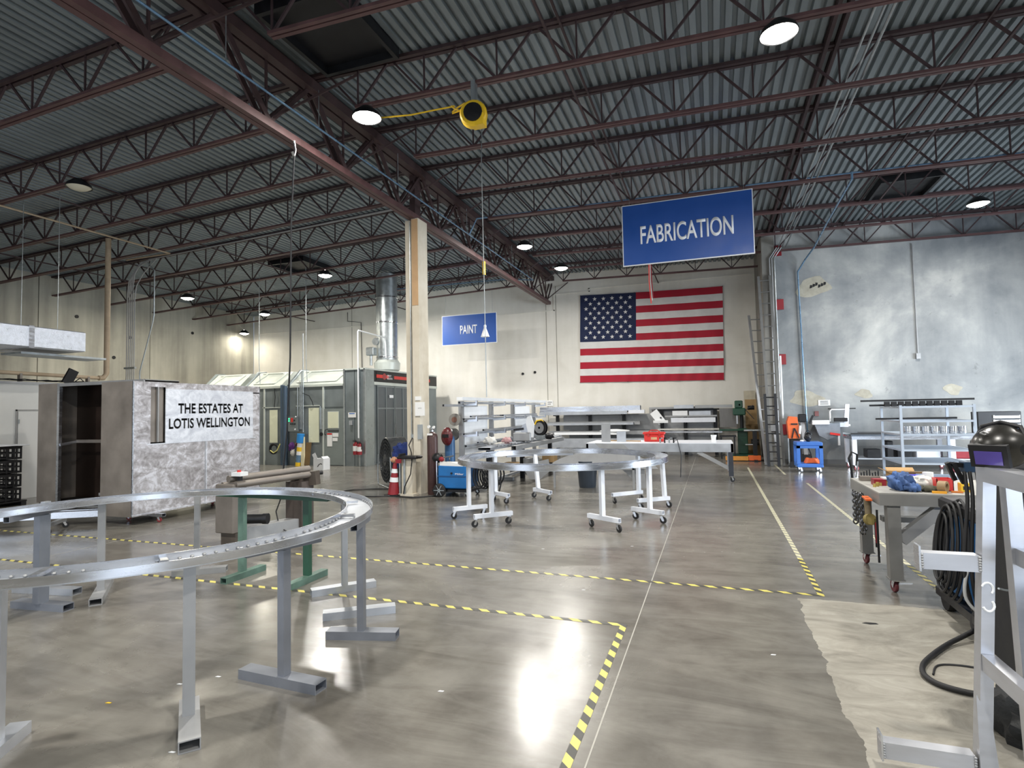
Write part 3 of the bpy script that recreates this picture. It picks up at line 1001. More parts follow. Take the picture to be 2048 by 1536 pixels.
    for y in (y0, y1 - .02):
        b.box((xf - .01, y, z0), (xf + .004, y + .02, z1))
    b.build('polished_edge', ALU, t)
    b = B()
    for za, zb_, ya, yb in ((1.235, 1.25, y0 + .25, y1 - .12), (z0, 1.24, y0 + 1.36, y0 + 1.375), (1.25, 2.13, py1 + .0, py1 + .015), (2.12, 2.135, py0, py1), (z0 + .02, z0 + .03, y0, y1)):
        b.box((xf, ya, za), (xf + .0055, yb, zb_))
    b.build('bright_edge', SWIRLB, t)
    d = thing('platform_dolly', 'low dolly of aluminium tube under the lettered monument', 'dolly', (-8.8, 7.6, 0))
    for y in (6.75, 8.4):
        B().tubebar((-9.25, y, 0.115), (-8.3, y, 0.115), 0.07, 0.05).build('cross_tube', ALU, d)
    REDW = mat('red_caster_wheel', (140, 40, 44), 0.5)
    for x in (-9.1, -8.42):
        for y in (6.75, 8.4):
            a, br = B(), B()
            caster(a, br, x, y, 0.09, 0.036, 0.6)
            c_ = a.build('caster_wheel', REDW, d)
            br.build('caster_fork', CHR, c_, local=False)
monument()

# second shell, open towards the room
t = thing('open_monument_shell', 'taller aluminium shell with dark open side behind the lettered monument', 'monument shell', (-10.9, 7.6, .12))
X0, X1, Y0, Y1, Z0, Z1 = -12.03, -9.3, 7.15, 7.85, 0.12, 2.34
B().box((X0, Y0, Z0), (-11.5, Y0 + .012, Z1)).build('end_face', ENDAL, t)
B().box((-11.5, Y0 - .004, Z0), (-11.44, Y0 + .05, Z1)).build('polished_jamb', ALU, t)
B().box((-11.5, Y0, Z1 - .06), (X1, Y0 + .03, Z1)).build('top_rail', ALUD, t)
B().box((X0, Y0 + .012, Z1 - .012), (X1, Y1, Z1)).build('top_sheet', ALUD, t)
B().box((X0, Y0 + .012, Z0), (X0 + .012, Y1, Z1 - .012)).build('side_sheet', ENDAL, t)
B().box((X0 + .012, Y1 - .012, Z0), (X1, Y1, Z1 - .012)).build('back_sheet', mat('dark_inner_sheet', (60, 48, 42), 0.4, 0.4, 0.3, 2), t)  # darkness inside the shell put into the back sheet colour
B().box((X1 - .012, Y0, Z0), (X1, Y1 - .012, Z1 - .07)).build('side_sheet', DARKI, t)
B().box((X0 + .02, Y0 + .02, Z0), (X1 - .02, Y1 - .02, Z0 + .012)).build('bottom_sheet', DARKI, t)
B().box((-11.44, Y0 + .3, 1.22), (X1 - .02, Y0 + .34, 1.25)).box((-11.44, Y0 + .3, 1.25), (X1 - .02, Y0 + .305, 1.28)).build('angle_brace', BROWNW, t)
B().bar((-11.44, Y0 + .02, 1.2), (-11.44, Y0 + .31, 1.24), 0.03, 0.05).build('brace_bracket', ALU, t)
B().tubebar((-10.4, Y0 + .05, 0.32), (-9.4, Y0 + .1, 0.38), 0.06, 0.05).build('loose_tube', ALUD, t)
t = thing('platform_dolly', 'wide low dolly under the dark open shell', 'dolly', (-10.8, 7.3, 0))
for y in (7.2, 7.7):
    B().tubebar((-12.0, y, 0.095), (-9.6, y, 0.095), 0.05, 0.045).build('rail', ALU, t)
for x in (-11.8, -9.8):
    for y in (7.2, 7.7):
        a, br = B(), B(); caster(a, br, x, y, 0.073, 0.03, 0.3)
        c_ = a.build('caster_wheel', RUB, t); br.build('caster_fork', CHR, c_)
# long bright channels lying on low trestles in front
t = thing('channel_cart', 'low cart of long bright aluminium channels before the dark shell', 'cart', (-8.9, 5.6, 0))
for (p, q) in (((-10.3, 4.9, .27), (-8.62, 5.98, .27)), ((-10.9, 5.4, .2), (-9.0, 6.55, .2))):
    B().tubebar(p, q, 0.1, 0.09, .006).build('channel', ALU, t)
for (x, y) in ((-9.2, 5.62), (-10.0, 5.1)):
    B().bar((x - .3, y + .42, .13), (x + .1, y - .1, .13), 0.06, 0.05).build('cross_bar', ALUD, t)
    for dx, dy in ((-.28, .4), (.06, -.06)):
        a, br = B(), B(); caster(a, br, x + dx, y + dy, 0.105, 0.045, 1.1)
        c_ = a.build('caster_wheel', RUB, t); br.build('caster_fork', CHR, c_)

# ================================================================ near ring on its stands
def ring(name, label, cat, c, ro, ri, ztop, h, mats, group=None, lip=0.035):
    t = thing(name, label, cat, (c[0], c[1], ztop - h))
    seg = 128
    cc = (c[0], c[1], 0)
    B().lathe([(ri, ztop - h), (ro, ztop - h), (ro, ztop - h + .006), (ri, ztop - h + .006), (ri, ztop - h)], cc, seg=seg).build('bottom_plate', mats[0], t)
    B().lathe([(ro - .006, ztop - h + .006), (ro, ztop - h + .006), (ro, ztop), (ro - .006, ztop), (ro - .006, ztop - h + .006)], cc, seg=seg).build('outer_rim', mats[1], t)
    B().lathe([(ri, ztop - h + .006), (ri + .006, ztop - h + .006), (ri + .006, ztop), (ri, ztop), (ri, ztop - h + .006)], cc, seg=seg).build('inner_rim', mats[1], t)
    return t
RC = (-4.02, 3.11)
t = ring('rolled_ring', 'large near aluminium channel ring resting on T-shaped stands', 'metal ring', RC, 1.652, 1.443, 0.92, 0.048, (ALUM, ALU))
b = B()
for k in range(150):                     # stitch welds and clamps along the inside of both rims
    a = 2 * PI * k / 150
    for r, on in ((1.452, (k % 17) < 12), (1.64, (k % 13) < 9)):
        if on:
            p = V((RC[0] + math.cos(a) * r, RC[1] + math.sin(a) * r, 0.886))
            b.ball(p, .011, .011, .008, 6, 4)
b.build('stitch_weld', ALUD, t)['kind'] = 'stuff'
for a in (-2.6, -2.05, -1.42, -1.2, -.95, -.6, .35, .8, 1.3, 1.75, 2.2, 2.7):
    p = V((RC[0] + math.cos(a) * 1.50, RC[1] + math.sin(a) * 1.50, 0.90))
    n = V((math.cos(a), math.sin(a), 0))
    B().bar(p - n * .06, p + n * .06, .035, .02).build('splice_plate', ALU, t)
# pins left standing on the plate at the right-hand end
for k, a in enumerate((-.62, -.35, -.22, -.1, .08, .3)):
    r = 1.52 + .03 * (k % 3)
    x, y = RC[0] + math.cos(a) * r, RC[1] + math.sin(a) * r
    tag(B().cyl((x, y, .8782), (x, y, .905), .009, 8).build('steel_pin', CHR), ('first', 'second', 'third', 'fourth', 'fifth', 'sixth')[k] + ' bright pin in the near ring, counted from the camera side round', 'pin', 'pins in the near ring')

def stand(label, post, f0, f1, m, top=None, w=0.06, d=0.05, zt=0.871, fw=0.1, fh=0.06):
    t = thing('pipe_stand', label, 'stand', (post[0], post[1], 0), 'stands under the near ring')
    f0, f1 = V((f0[0], f0[1], fh / 2)), V((f1[0], f1[1], fh / 2))
    B().tubebar(f0, f1, fw, fh, .006).build('foot_tube', m, t)
    dr = (f1 - f0).normalized()
    tb = 0.05 if top else 0.0
    B().bar((post[0], post[1], fh), (post[0], post[1], zt - tb), w, d, dr).build('post', m, t)
    if top:
        tl, ang = top
        dv = V((math.cos(ang), math.sin(ang), 0)) * tl
        p = V((post[0], post[1], zt - .025))
        B().tubebar(p - dv, p + dv, 0.05, 0.048, .004).build('top_bar', m, t)
    return t
DKAL = mat('dark_grey_steel_tube', (136, 140, 148), 0.45, 0.6, 0.12, 5)  # darker grey than the other stand tubes
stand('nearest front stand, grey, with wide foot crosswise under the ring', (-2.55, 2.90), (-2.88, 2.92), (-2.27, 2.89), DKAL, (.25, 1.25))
stand('stand whose foot tube points straight at the camera', (-2.72, 2.37), (-2.87, 2.505), (-2.50, 2.185), ALUD)
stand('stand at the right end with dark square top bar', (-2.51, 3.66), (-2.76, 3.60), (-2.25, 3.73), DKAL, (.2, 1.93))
stand('stand with pale bluish foot just behind the right-end stand', (-2.80, 4.06), (-3.04, 3.90), (-2.57, 4.23), ALUM)
stand('stand with slim post at the back right of the ring', (-3.31, 4.56), (-3.53, 4.36), (-3.13, 4.79), ALUM)
stand('stand at the back middle in front of the lettered monument', (-5.2, 4.62), (-5.4, 4.5), (-4.98, 4.8), ALUD)
stand('left stand with tapering foot angled toward the camera', (-5.46, 3.80), (-5.24, 3.60), (-5.85, 4.14), ALUD)
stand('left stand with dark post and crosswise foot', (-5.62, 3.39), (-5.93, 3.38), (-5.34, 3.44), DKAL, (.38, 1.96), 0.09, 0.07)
stand('pale stand behind the dark-posted left stand', (-6.12, 3.72), (-6.45, 3.68), (-5.75, 3.78), ALUM)
stand('stand at the lower left corner of the picture', (-3.44, 1.88), (-3.52, 2.04), (-3.22, 1.55), ALUM)
GPALE = mat('green_worn_steel', (96, 124, 112), 0.5, 0.2, 0.35, 5)
t = thing('green_stand', 'two-legged green painted stand under the back of the near ring', 'stand', (-4.3, 4.7, 0))
for (x, y, fy0, fy1) in ((-3.88, 4.74, 4.43, 4.98), (-4.65, 4.68, 4.42, 4.95)):
    B().tubebar((x + .02, fy0, .03), (x + .02, fy1, .03), .08, .06, .006).build('foot_tube', GPALE, t)
    B().bar((x, y, .06), (x, y, .813), .07, .05).build('leg', GRN if x > -4 else GPALE, t)
B().tubebar((-5.0, 4.71, .842), (-3.55, 4.66, .842), .07, .055, .004).build('top_bar', GRN, t)

# ================================================================ sheet roller
t = thing('sheet_roller', 'slip roller machine with long brown rolls between two steel housings', 'machine', (-5.9, 6.3, 0))
B().bbox((-6.16, 5.74, .15), (-5.86, 5.98, .78), .01).build('drive_housing', BROWNW, t)
B().box((-6.12, 5.8, 0), (-5.88, 5.97, .15)).build('leg', mat('rust_brown', (82, 74, 66), 0.6, 0.1, 0.25, 5), t)
B().box((-5.88, 6.72, 0), (-5.6, 6.98, .70)).build('far_housing', mat('brown_casting', (88, 80, 76), 0.55, 0.2, 0.25, 5), t)
B().bar((-6.0, 5.95, .1), (-5.74, 6.75, .1), .2, .16).build('base_channel', ALUD, t)
for dx, dz, r in ((0.0, .84, .048), (.12, .77, .045), (-.1, .76, .04)):
    B().cyl((-6.0 + dx, 5.8, dz), (-5.7 + dx, 7.0, dz + .02), r, 16).build('roll', BROWNW, t)
B().cyl((-5.58, 6.98, .80), (-5.52, 7.08, .80), .03, 10).build('knob', BLK, t)
B().bar((-5.9, 6.9, .7), (-5.5, 6.95, .74), .12, .2).build('bearing_block', mat('rust_brown', (82, 74, 66)), t)
m_ = B().cyl((-5.86, 5.98, .30), (-5.66, 6.05, .30), .062, 18).cyl((-5.66, 6.05, .30), (-5.6, 6.07, .30), .07, 18).build('motor', BLKM, t)
b = B()
for k in range(8):
    a = k * PI / 4
    b.bar((-5.8, 5.99 + .0, .36 + 0), (-5.58, 6.09, .36), .005, .005)
sw = B().box((-5.9, 5.85, .78), (-5.86, 5.9, .88)).build('switch_post', BLK, t)
B().box((-5.95, 5.8, .88), (-5.8, 5.93, .93)).build('switch_box', WHT, t)
B().cyl((-5.88, 5.86, .93), (-5.88, 5.86, .955), .025, 10).build('stop_button', REDP, t)
tag(B().tube([(-5.7, 6.7, .62), (-5.85, 6.6, .5), (-5.9, 6.55, .3), (-5.8, 6.5, .1), (-5.6, 6.5, .012), (-5.2, 6.9, .012)], .01, 6).build('power_cable', BLK), 'black cable hanging from the roller machine to the floor', 'cable')

# ================================================================ paint booth in the far left
t = thing('paint_booth', 'large grey paint booth with sloping light hoods against the far left walls', 'paint booth', (-13, 17, 0))
BX0, BX1, BY0, BY1, BZ = -17.5, -10.5, 15.6, 20.6, 3.13
B().box((BX0, BY0 + .03, 0), (-11.3, BY1, 2.62)).box((-11.3, BY0 + .03, 0), (BX1 - .03, BY1, BZ - .02)).box((BX0, BY0 + .9, 2.62), (-11.3, BY1, BZ - .02)).build('body', BOOTH, t)
for x0, x1 in ((-17.5, -16.3), (-16.28, -15.1), (-15.08, -14.55), (-14.52, -13.83), (-13.48, -12.12), (-12.09, -11.33)):
    z0 = 0.0
    if abs(x0 + 12.09) < .01:
        B().box((x0, BY0, 1.92), (x1, BY0 + .03, 2.62)).build('wall_panel', BOOTH, t)
    else:
        B().box((x0, BY0, z0), (x1, BY0 + .03, 2.62)).build('wall_panel', BOOTH, t)
for x0, x1 in ((-11.25, -10.92), (-10.90, -10.72), (-10.70, -10.55)):
    B().box((x0, BY0, 0), (x1, BY0 + .03, BZ)).build('wall_panel', BOOTH, t)
for x, zt in ((-12.105, 2.62), (-11.29, BZ), (-14.535, 2.62), (-16.29, 2.62), (-10.52, BZ), (-10.71, BZ)):
    B().box((x - .03, BY0 - .03, 0), (x + .03, BY0 + .02, zt)).build('mullion', GALV if x > -11.4 else BOOTHL, t)
# sloping hoods with glass light trays
for (xa, xb) in ((-13.5, -11.33), (-15.35, -13.85), (-17.3, -15.7)):
    b = B()
    pts = [(0, 2.62), (0, 2.68), (.62, 3.20), (.92, 3.20), (.92, 2.62)]
    b.prism([(q[0], q[1]) for q in pts], (xa, BY0, 0), (0, 1, 0), (0, 0, 1), (1, 0, 0), xb - xa)
    h = b.build('light_hood', BOOTHL, t)
    n = V((0, -.52, .62)).normalized()
    a0, a1 = V((0, BY0 + .10, 2.765)), V((0, BY0 + .55, 3.14))
    for (u0, u1) in ((xa + .25, xb - .35),):
        b = B()
        for p, q in (((u0, a0), (u1, a0)), ((u0, a1), (u1, a1)), ((u0, a0), (u0 + .22, a1)), ((u1, a0), (u1 + .16, a1))):
            b.bar(V((p[0], p[1].y, p[1].z)) + n * .02, V((q[0], q[1].y, q[1].z)) + n * .02, .05, .03, n)
        b.build('tray_frame', BOOTHL, h)
    B().tube([(xa - .02, BY0 - .02, 2.66), (xa + .0, BY0 + .55, 3.2), (xa + .0, BY0 + .95, 3.22)], .05, 8).build('edge_pipe', BOOTH, h)
B().box((-17.3, BY0 - .04, 2.6), (-11.33, BY0, 2.66)).build('eave_rail', BOOTHL, t)
# windows, their lit look put into the pane colour
for x0, x1, z0, z1 in ((-14.31, -13.98, .75, 1.86), (-12.69, -12.28, .76, 1.9)):
    B().box((x0 - .03, BY0 - .012, z0 - .03), (x1 + .03, BY0, z1 + .03)).build('window_frame', BOOTH, t)
    B().box((x0, BY0 - .02, z0), (x1, BY0 - .012, z1)).build('window_pane', GLOW, t)
# personnel door
dd = B().box((-12.07, BY0 - .02, .03), (-11.33, BY0 + .02, 1.86)).build('door', mat('booth_door_grey', (128, 136, 134), 0.45, 0.2, 0.08, 3), t)
B().box((-11.93, BY0 - .03, 1.21), (-11.49, BY0 - .02, 1.77)).build('window_frame', BOOTHL, dd)
B().box((-11.91, BY0 - .035, 1.23), (-11.51, BY0 - .03, 1.75)).build('window_pane', GLOW, dd)
B().tube([(-12.02, BY0 - .02, 1.0), (-12.02, BY0 - .07, 1.03), (-11.99, BY0 - .07, 1.17), (-11.94, BY0 - .02, 1.2)], .012, 6).build('door_handle', BLKM, dd)
B().box((-11.92, BY0 - .03, 1.12), (-11.5, BY0 - .02, 1.15)).build('black_strip', BLK, dd)
B().box((-11.95, BY0 - .03, .63), (-11.76, BY0 - .02, 1.06)).box((-11.74, BY0 - .03, .94), (-11.52, BY0 - .02, 1.06)).box((-11.74, BY0 - .03, .8), (-11.55, BY0 - .02, .91)).build('notices', PAPER, dd)
B().box((-11.95, BY0 - .032, 1.01), (-11.76, BY0 - .03, 1.06)).build('notice_header', REDP, dd)
B().box((-12.18, BY0 - .04, 1.9), (-12.1, BY0 - .01, 1.2)).build('door_conduit', GALV, t)
B().cyl((-12.17, BY0 - .05, 1.03), (-12.17, BY0 - .01, 1.03), .06, 14).build('gauge', BLKM, t)
# control panel and conduits
B().box((-13.46, BY0 - .1, 1.13), (-13.06, BY0, 1.62)).build('control_box', BOOTH, t)
for x, z, m in ((-13.42, 1.55, emis('green_pilot_light', (60, 220, 150), 1.2)), (-13.42, 1.48, emis('green_pilot_light', (60, 220, 150), 1.2)), (-13.2, 1.5, BLK), (-13.34, 1.38, BLK), (-13.26, 1.38, BLK), (-13.18, 1.38, BLK), (-13.14, 1.62, WHT), (-13.17, 1.2, WHT)):
    B().cyl((x, BY0 - .12, z), (x, BY0 - .1, z), .025, 10).build('control_button', m, t)
B().box((-13.34, BY0 - .11, 1.44), (-13.26, BY0 - .1, 1.58)).build('control_label', REDP, t)
for x, z0, z1 in ((-13.1, 1.6, 2.6), (-13.0, 1.2, 2.7), (-12.94, 1.2, 3.1), (-12.88, 1.1, 4.4), (-12.2, 1.2, 1.95)):
    B().cyl((x, BY0 - .06, z0), (x, BY0 - .06, z1), .018, 8).build('conduit', GALV, t)
B().box((-14.6, BY0 - .03, 1.93), (-13.6, BY0 - .01, 1.96)).box((-13.2, BY0 - .03, 1.96), (-12.25, BY0 - .01, 1.99)).build('conduit_rail', BOOTHL, t)
B().tube([(-14.1, BY0 - .03, 2.6), (-14.05, BY0 - .05, 2.3), (-14.1, BY0 - .03, 1.96)], .012, 6).tube([(-12.88, BY0 - .08, 2.4), (-12.6, BY0 - .1, 2.3), (-12.48, BY0 - .1, 2.1), (-12.48, BY0 - .05, 1.98)], .012, 6).build('flex_conduit', BLKM, t)
# big dark blue downpipe post
B().box((-13.82, BY0 - .06, 0), (-13.7, BY0 + .02, 2.7)).build('blue_post', mat('slate_blue_metal', (84, 102, 124), 0.4, 0.3, 0.15, 3), t)
B().cyl((-13.62, BY0 - .06, 0), (-13.62, BY0 - .06, 2.66), .09, 14).build('blue_downpipe', mat('slate_blue_dark', (66, 82, 98), 0.4, 0.3, 0.15, 3), t)
# right-hand face with the drive-in doors
B().box((BX1 - .03, BY0 + .04, 0), (BX1, 16.1, BZ)).build('corner_panel', mat('bright_booth_panel', (150, 158, 158), 0.3, 0.5, 0.1, 2), t)
B().box((BX1 - .03, 16.1, 2.62), (BX1 + .01, BY1, 2.72)).build('lintel', BOOTHL, t)
B().box((BX1 - .03, 16.1, 2.72), (BX1 - .005, BY1, BZ)).build('fascia', BLKM, t)
B().box((BX1 - .005, 16.24, 2.78), (BX1 + .005, 20.0, 3.06)).build('banner', BLK, t)
B().box((BX1 + .005, 16.24, 2.86), (BX1 + .008, 17.0, 2.97)).box((BX1 + .005, 17.35, 2.86), (BX1 + .008, 20.0, 2.97)).build('banner_stripe', REDP, t)
B().cyl((BX1 + .005, 16.72, 2.92), (BX1 + .012, 16.72, 2.92), .11, 16).build('banner_badge', mat('badge_red', (150, 60, 60), 0.5), t)
text_mesh('banner_lettering', 'SPRAY\nBOOTH', 0.16, LETW, t, (BX1 + .008, 16.9, 2.83), (0, 1, 0), (0, 0, 1), 0.32, .002)
for k, (ya, yb) in enumerate(((16.26, 17.35), (17.37, 18.46), (18.5, 19.6))):
    dr = B().box((BX1 - .03, ya, .03), (BX1, yb, 2.6)).build('bay_door', mat('bay_door_dark', (92, 98, 102), 0.45, 0.3, 0.1, 3), t)
    b = B()
    for y in (ya + .03, (ya + yb) / 2, yb - .03):
        b.box((BX1, y - .02, .03), (BX1 + .02, y + .02, 2.6))
    for z in (.05, 1.84, 2.58):
        b.box((BX1, ya, z - .025), (BX1 + .018, yb, z + .025))
    b.build('door_rails', BOOTH, dr)
B().box((BX1 + .018, 17.0, 2.2), (BX1 + .03, 17.25, 2.3)).build('maker_plate', WHT, t)
B().cyl((BX1 + .05, 17.34, .95), (BX1 + .05, 17.34, 1.3), .015, 8).build('pull_handle', CHR, t)
B().box((BX1 - .05, BY0 - .02, BZ - .03), (BX1 + .02, BY1, BZ + .02)).box((-11.3, BY0 - .03, BZ - .03), (BX1, BY0 + .03, BZ + .02)).build('roof_trim', BOOTHL, t)
B().box((-11.14, BY0 - .02, 1.56), (-10.85, BY0 - .005, 1.72)).build('small_sign', PAPER, t)
B().box((-11.1, BY0 - .022, 1.67), (-10.89, BY0 - .02, 1.70)).build('sign_text_line', CARTB, t)
B().box((-11.08, BY0 - .06, 1.32), (-10.96, BY0 - .005, 1.46)).build('call_box', ALUM, t)

t = thing('exhaust_duct', 'tall round shiny exhaust duct rising from the booth roof', 'duct', (-10.9, 17.6, 3.12))
dc = (-10.86, 17.5, 0)
B().lathe([(.30, 3.11), (.44, 3.2), (.46, 3.45), (.38, 3.55)], dc, seg=24).build('base_cowl', BOOTHL, t)
B().cyl((dc[0], dc[1], 3.5), (dc[0], dc[1], 6.6), .375, 28).build('round_duct', GALV, t)
for z in (3.62, 4.85, 5.75):
    B().lathe([(.37, z), (.395, z + .01), (.395, z + .05), (.37, z + .06)], dc, seg=28).build('clamp_band', CHR, t)
B().cyl((-11.1, 17.12, 4.2), (-11.1, 17.18, 4.2), .13, 16).build('access_hatch', GALV, t)
B().bbox((-11.35, 16.9, 3.7), (-11.05, 17.15, 3.98), .02).cyl((-11.2, 17.0, 3.35), (-11.2, 17.0, 3.7), .05, 10).build('blower_motor', GALV, t)
t = thing('white_booth_pipe', 'white pipe bracketed out from the booth to its duct', 'pipe', (-10.7, 15.5, 0.9))
B().tube([(-10.71, 15.52, 0.9), (-10.71, 15.52, 4.32), (-10.71, 15.54, 4.36), (-10.68, 17.1, 4.3), (-10.66, 17.1, 3.6)], .022, 8).build('pipe', WHT, t)
drop('wall_conduit', 'thin conduit running down the cream wall behind the booth', 'conduit', [(-15.2, 21.26, 6.2), (-15.2, 21.26, 5.8), (-14.5, 21.26, 5.7), (-14.45, 21.26, 3.2)], .015, BLKM)
for x, zt in ((-14.55, 6.0), (-12.6, 6.05)):
    drop('hanging_line', ('left' if x < -14 else 'right') + ' one of the two thin lines hanging in front of the booth', 'cord', [(x, 15.35, zd(x)), (x, 15.35, 3.5), (x + .02, 15.38, 2.75)], .012, GALV)

def extinguisher(x, y, z, h, r, label):
    t = thing('fire_extinguisher', label, 'fire extinguisher', (x, y, z))
    B().lathe([(0, z), (r, z), (r, z + h * .72), (r * .8, z + h * .8), (r * .35, z + h * .85), (r * .3, z + h * .9), (0, z + h * .9)], (x, y, 0), seg=16).build('tank', REDD, t)
    B().box((x - r * .5, y - r * 1.2, z + h * .9), (x + r * .3, y + .02, z + h * .94)).box((x - r * .6, y - r, z + h * .97), (x + r * .4, y, z + h)).build('valve', BLKM, t)
    B().tube([(x + r * .4, y - .01, z + h * .92), (x + r * 1.2, y - .02, z + h * .8), (x + r * 1.15, y - .02, z + h * .4)], .012, 6).build('hose', BLK, t)
    B().lathe([(r * 1.01, z + h * .25), (r * 1.01, z + h * .6)], (x, y, 0), seg=16, a0=PI, a1=2 * PI).build('label_sheet', PAPER, t)
extinguisher(-10.77, 15.45, .38, .46, .085, 'red fire extinguisher hanging on the booth wall, left of its twin')
extinguisher(-10.60, 15.42, .38, .42, .075, 'red fire extinguisher hanging nearest the booth corner')
t = thing('wrapped_pole', 'short pole wrapped in blue and white film leaning on the booth', 'pole', (-12.9, 15.42, 0))
for k, (z0, z1, m) in enumerate(((0, .12, YEL), (.12, .36, BLPIPE), (.36, .48, WHT), (.48, .62, YEL), (.62, .76, WHT), (.76, 1.05, mat('film_blue', (38, 132, 204), 0.4)))):
    B().cyl((-12.98 + z0 * .12, 15.4, z0), (-12.98 + z1 * .12, 15.4, z1), .085 if k < 5 else .12, 14).build('wrap', m, t)
tag(B().box((-12.86, 15.40, 0), (-12.74, 15.46, .95)).build('cream_board', mat('cream_board', (222, 212, 176), 0.7)), 'narrow cream board leaning beside the film-wrapped pole', 'board')
tag(B().bar((-12.64, 15.42, 0.02), (-12.66, 15.55, .76), .2, .03, (0, 1, 0)).build('brown_board', mat('brown_board', (110, 88, 56), 0.8)), 'dark brown board standing under the second booth window', 'board')
t = thing('waste_carton', 'open white carton standing on the floor by the booth door', 'box', (-11.3, 14.45, 0))
B().box((-11.48, 14.3, 0), (-11.46, 14.62, .34)).box((-11.14, 14.3, 0), (-11.12, 14.62, .34)).box((-11.46, 14.3, 0), (-11.14, 14.32, .34)).box((-11.46, 14.6, 0), (-11.14, 14.62, .34)).box((-11.46, 14.32, 0), (-11.14, 14.6, .01)).build('sides', WHT, t)
B().bar((-11.47, 14.31, .34), (-11.36, 14.31, .40), .28, .006, (0, 1, 0)).bar((-11.13, 14.46, .34), (-11.2, 14.46, .4), .3, .006).build('flap', WHT, t)
B().tube([(-11.32, 14.295, .1), (-11.28, 14.295, .16), (-11.2, 14.295, .2), (-11.16, 14.295, .17)], .012, 5).build('print_mark', BLK, t)
t = thing('purple_gloves', 'purple and white rags hooked on the booth under the controls', 'rags', (-13.3, 15.45, .3))
B().ball((-13.3, 15.48, .62), .12, .06, .14, 12, 8, lambda p: 1 + .25 * math.sin(9 * p.x + 7 * p.z)).build('purple_cloth', mat('purple_cloth', (84, 40, 108), 0.85, 0, .3, 9, bump=.4), t)
B().ball((-13.26, 15.48, .44), .09, .05, .12, 12, 8, lambda p: 1 + .2 * math.sin(8 * p.x - 6 * p.z)).build('white_cloth', CLOTHW, t)
B().ball((-13.12, 15.5, .7), .06, .05, .06, 10, 6).build('dark_cloth', mat('brown_cloth', (92, 56, 48), 0.85), t)
t = thing('hose_coil', 'small black and yellow hose coil on the left booth wall', 'hose', (-14.05, 15.5, .45))
for r in (.13, .15, .17):
    B().tube([(-14.05 + math.cos(a) * r, 15.5 - .03 * (r > .14), .55 + math.sin(a) * r) for a in [k * PI / 8 for k in range(16)]], .018, 6).build('coil', BLK, t)
B().tube([(-14.15, 15.44, .5), (-14.0, 15.42, .42), (-13.85, 15.42, .5), (-13.75, 15.45, .72)], .018, 6).build('yellow_hose', mat('pale_yellow_hose', (206, 198, 120), 0.5), t)

# ================================================================ around the column
t = thing('drum_fan', 'big black drum fan on a tube frame left of the cream column', 'fan', (-6.9, 11.35, 0))
ax = V((-.674, -.735, 0)).normalized()
fc = V((-6.93, 11.45, .60))
B().lathe([(.50, -.22), (.52, -.2), (.52, .2), (.50, .22), (.49, .2), (.49, -.2), (.50, -.22)], fc, ax, 32).build('drum', mat('fan_grey', (72, 74, 76), .3, .4), t)
b = B()
for r in (.12, .2, .28, .36, .44):
    b.lathe([(r - .005, .215), (r + .005, .215), (r + .005, .222), (r - .005, .222), (r - .005, .215)], fc, ax, 28)
sx_ = ax.cross(V((0, 0, 1)))
for k in range(24):
    a = 2 * PI * k / 24
    d_ = sx_ * math.cos(a) + V((0, 0, 1)) * math.sin(a)
    b.bar(fc + ax * .218 + d_ * .06, fc + ax * .218 + d_ * .5, .006, .006)
b.build('front_grille', mat('grille_grey', (74, 76, 78), .4, .3), t)
b = B()
for k in range(5):
    a = 2 * PI * k / 5
    d_ = sx_ * math.cos(a) + V((0, 0, 1)) * math.sin(a)
    e_ = sx_ * math.cos(a + .9) + V((0, 0, 1)) * math.sin(a + .9)
    b.add([fc + d_ * .08, fc + d_ * .45 + ax * .05, fc + e_ * .45 - ax * .05, fc + e_ * .08], [(0, 1, 2, 3)])
b.build('blade', BLK, t)
B().cyl(fc - ax * .1, fc + ax * .235, .13, 24).cyl(fc + ax * .235, fc + ax * .25, .05, 14).build('motor_hub', mat('grille_grey', (74, 76, 78)), t)
B().lathe([(.5, -.215), (.0, -.2)], fc, ax, 24).build('back_shroud', BLK, t)
for s_ in (-1, 1):
    p = fc + ax * (.25 * s_) * 1.0
    B().tube([p - sx_ * .5 + V((0, 0, .1)), p - sx_ * .55 - V((0, 0, .35)), p - sx_ * .5 - V((0, 0, .585)), p + sx_ * .5 - V((0, 0, .585)), p + sx_ * .55 - V((0, 0, .35)), p + sx_ * .5 + V((0, 0, .1))], .014, 8).build('frame_tube', GALV, t)
t = thing('blue_jacket', 'crumpled navy jacket slung between the fan and the column', 'jacket', (-6.35, 10.75, .6))
B().ball((-6.28, 10.72, .86), .24, .12, .16, 20, 14, lambda p: 1 + .16 * math.sin(9 * p.x + 6 * p.z) + .1 * math.sin(13 * p.y + 5 * p.z)).build('cloth', NAVY, t)
B().ball((-6.42, 10.66, .68), .1, .08, .2, 14, 10, lambda p: 1 + .15 * math.sin(8 * p.z + 5 * p.x)).build('sleeve', NAVY, t)
t = thing('safety_cone', 'red cone with white bands and rags standing before the column', 'cone', (-6.17, 10.12, 0))
B().box((-6.3, 9.98, 0), (-6.0, 10.28, .03)).build('base', BLK, t)
B().cyl((-6.16, 10.12, .03), (-6.12, 10.12, .66), .12, 16, .035).build('cone_body', REDD, t)
B().cyl((-6.147, 10.12, .28), (-6.14, 10.12, .37), .094, 16, .08).cyl((-6.135, 10.12, .46), (-6.13, 10.12, .54), .068, 16, .056).build('white_band', WHT, t)
B().ball((-6.13, 10.1, .72), .07, .05, .06, 14, 9, lambda p: 1 + .2 * math.sin(9 * p.x + 7 * p.y)).build('tan_rag', mat('tan_rag', (196, 146, 112), 0.9, 0, .15, 8), t)
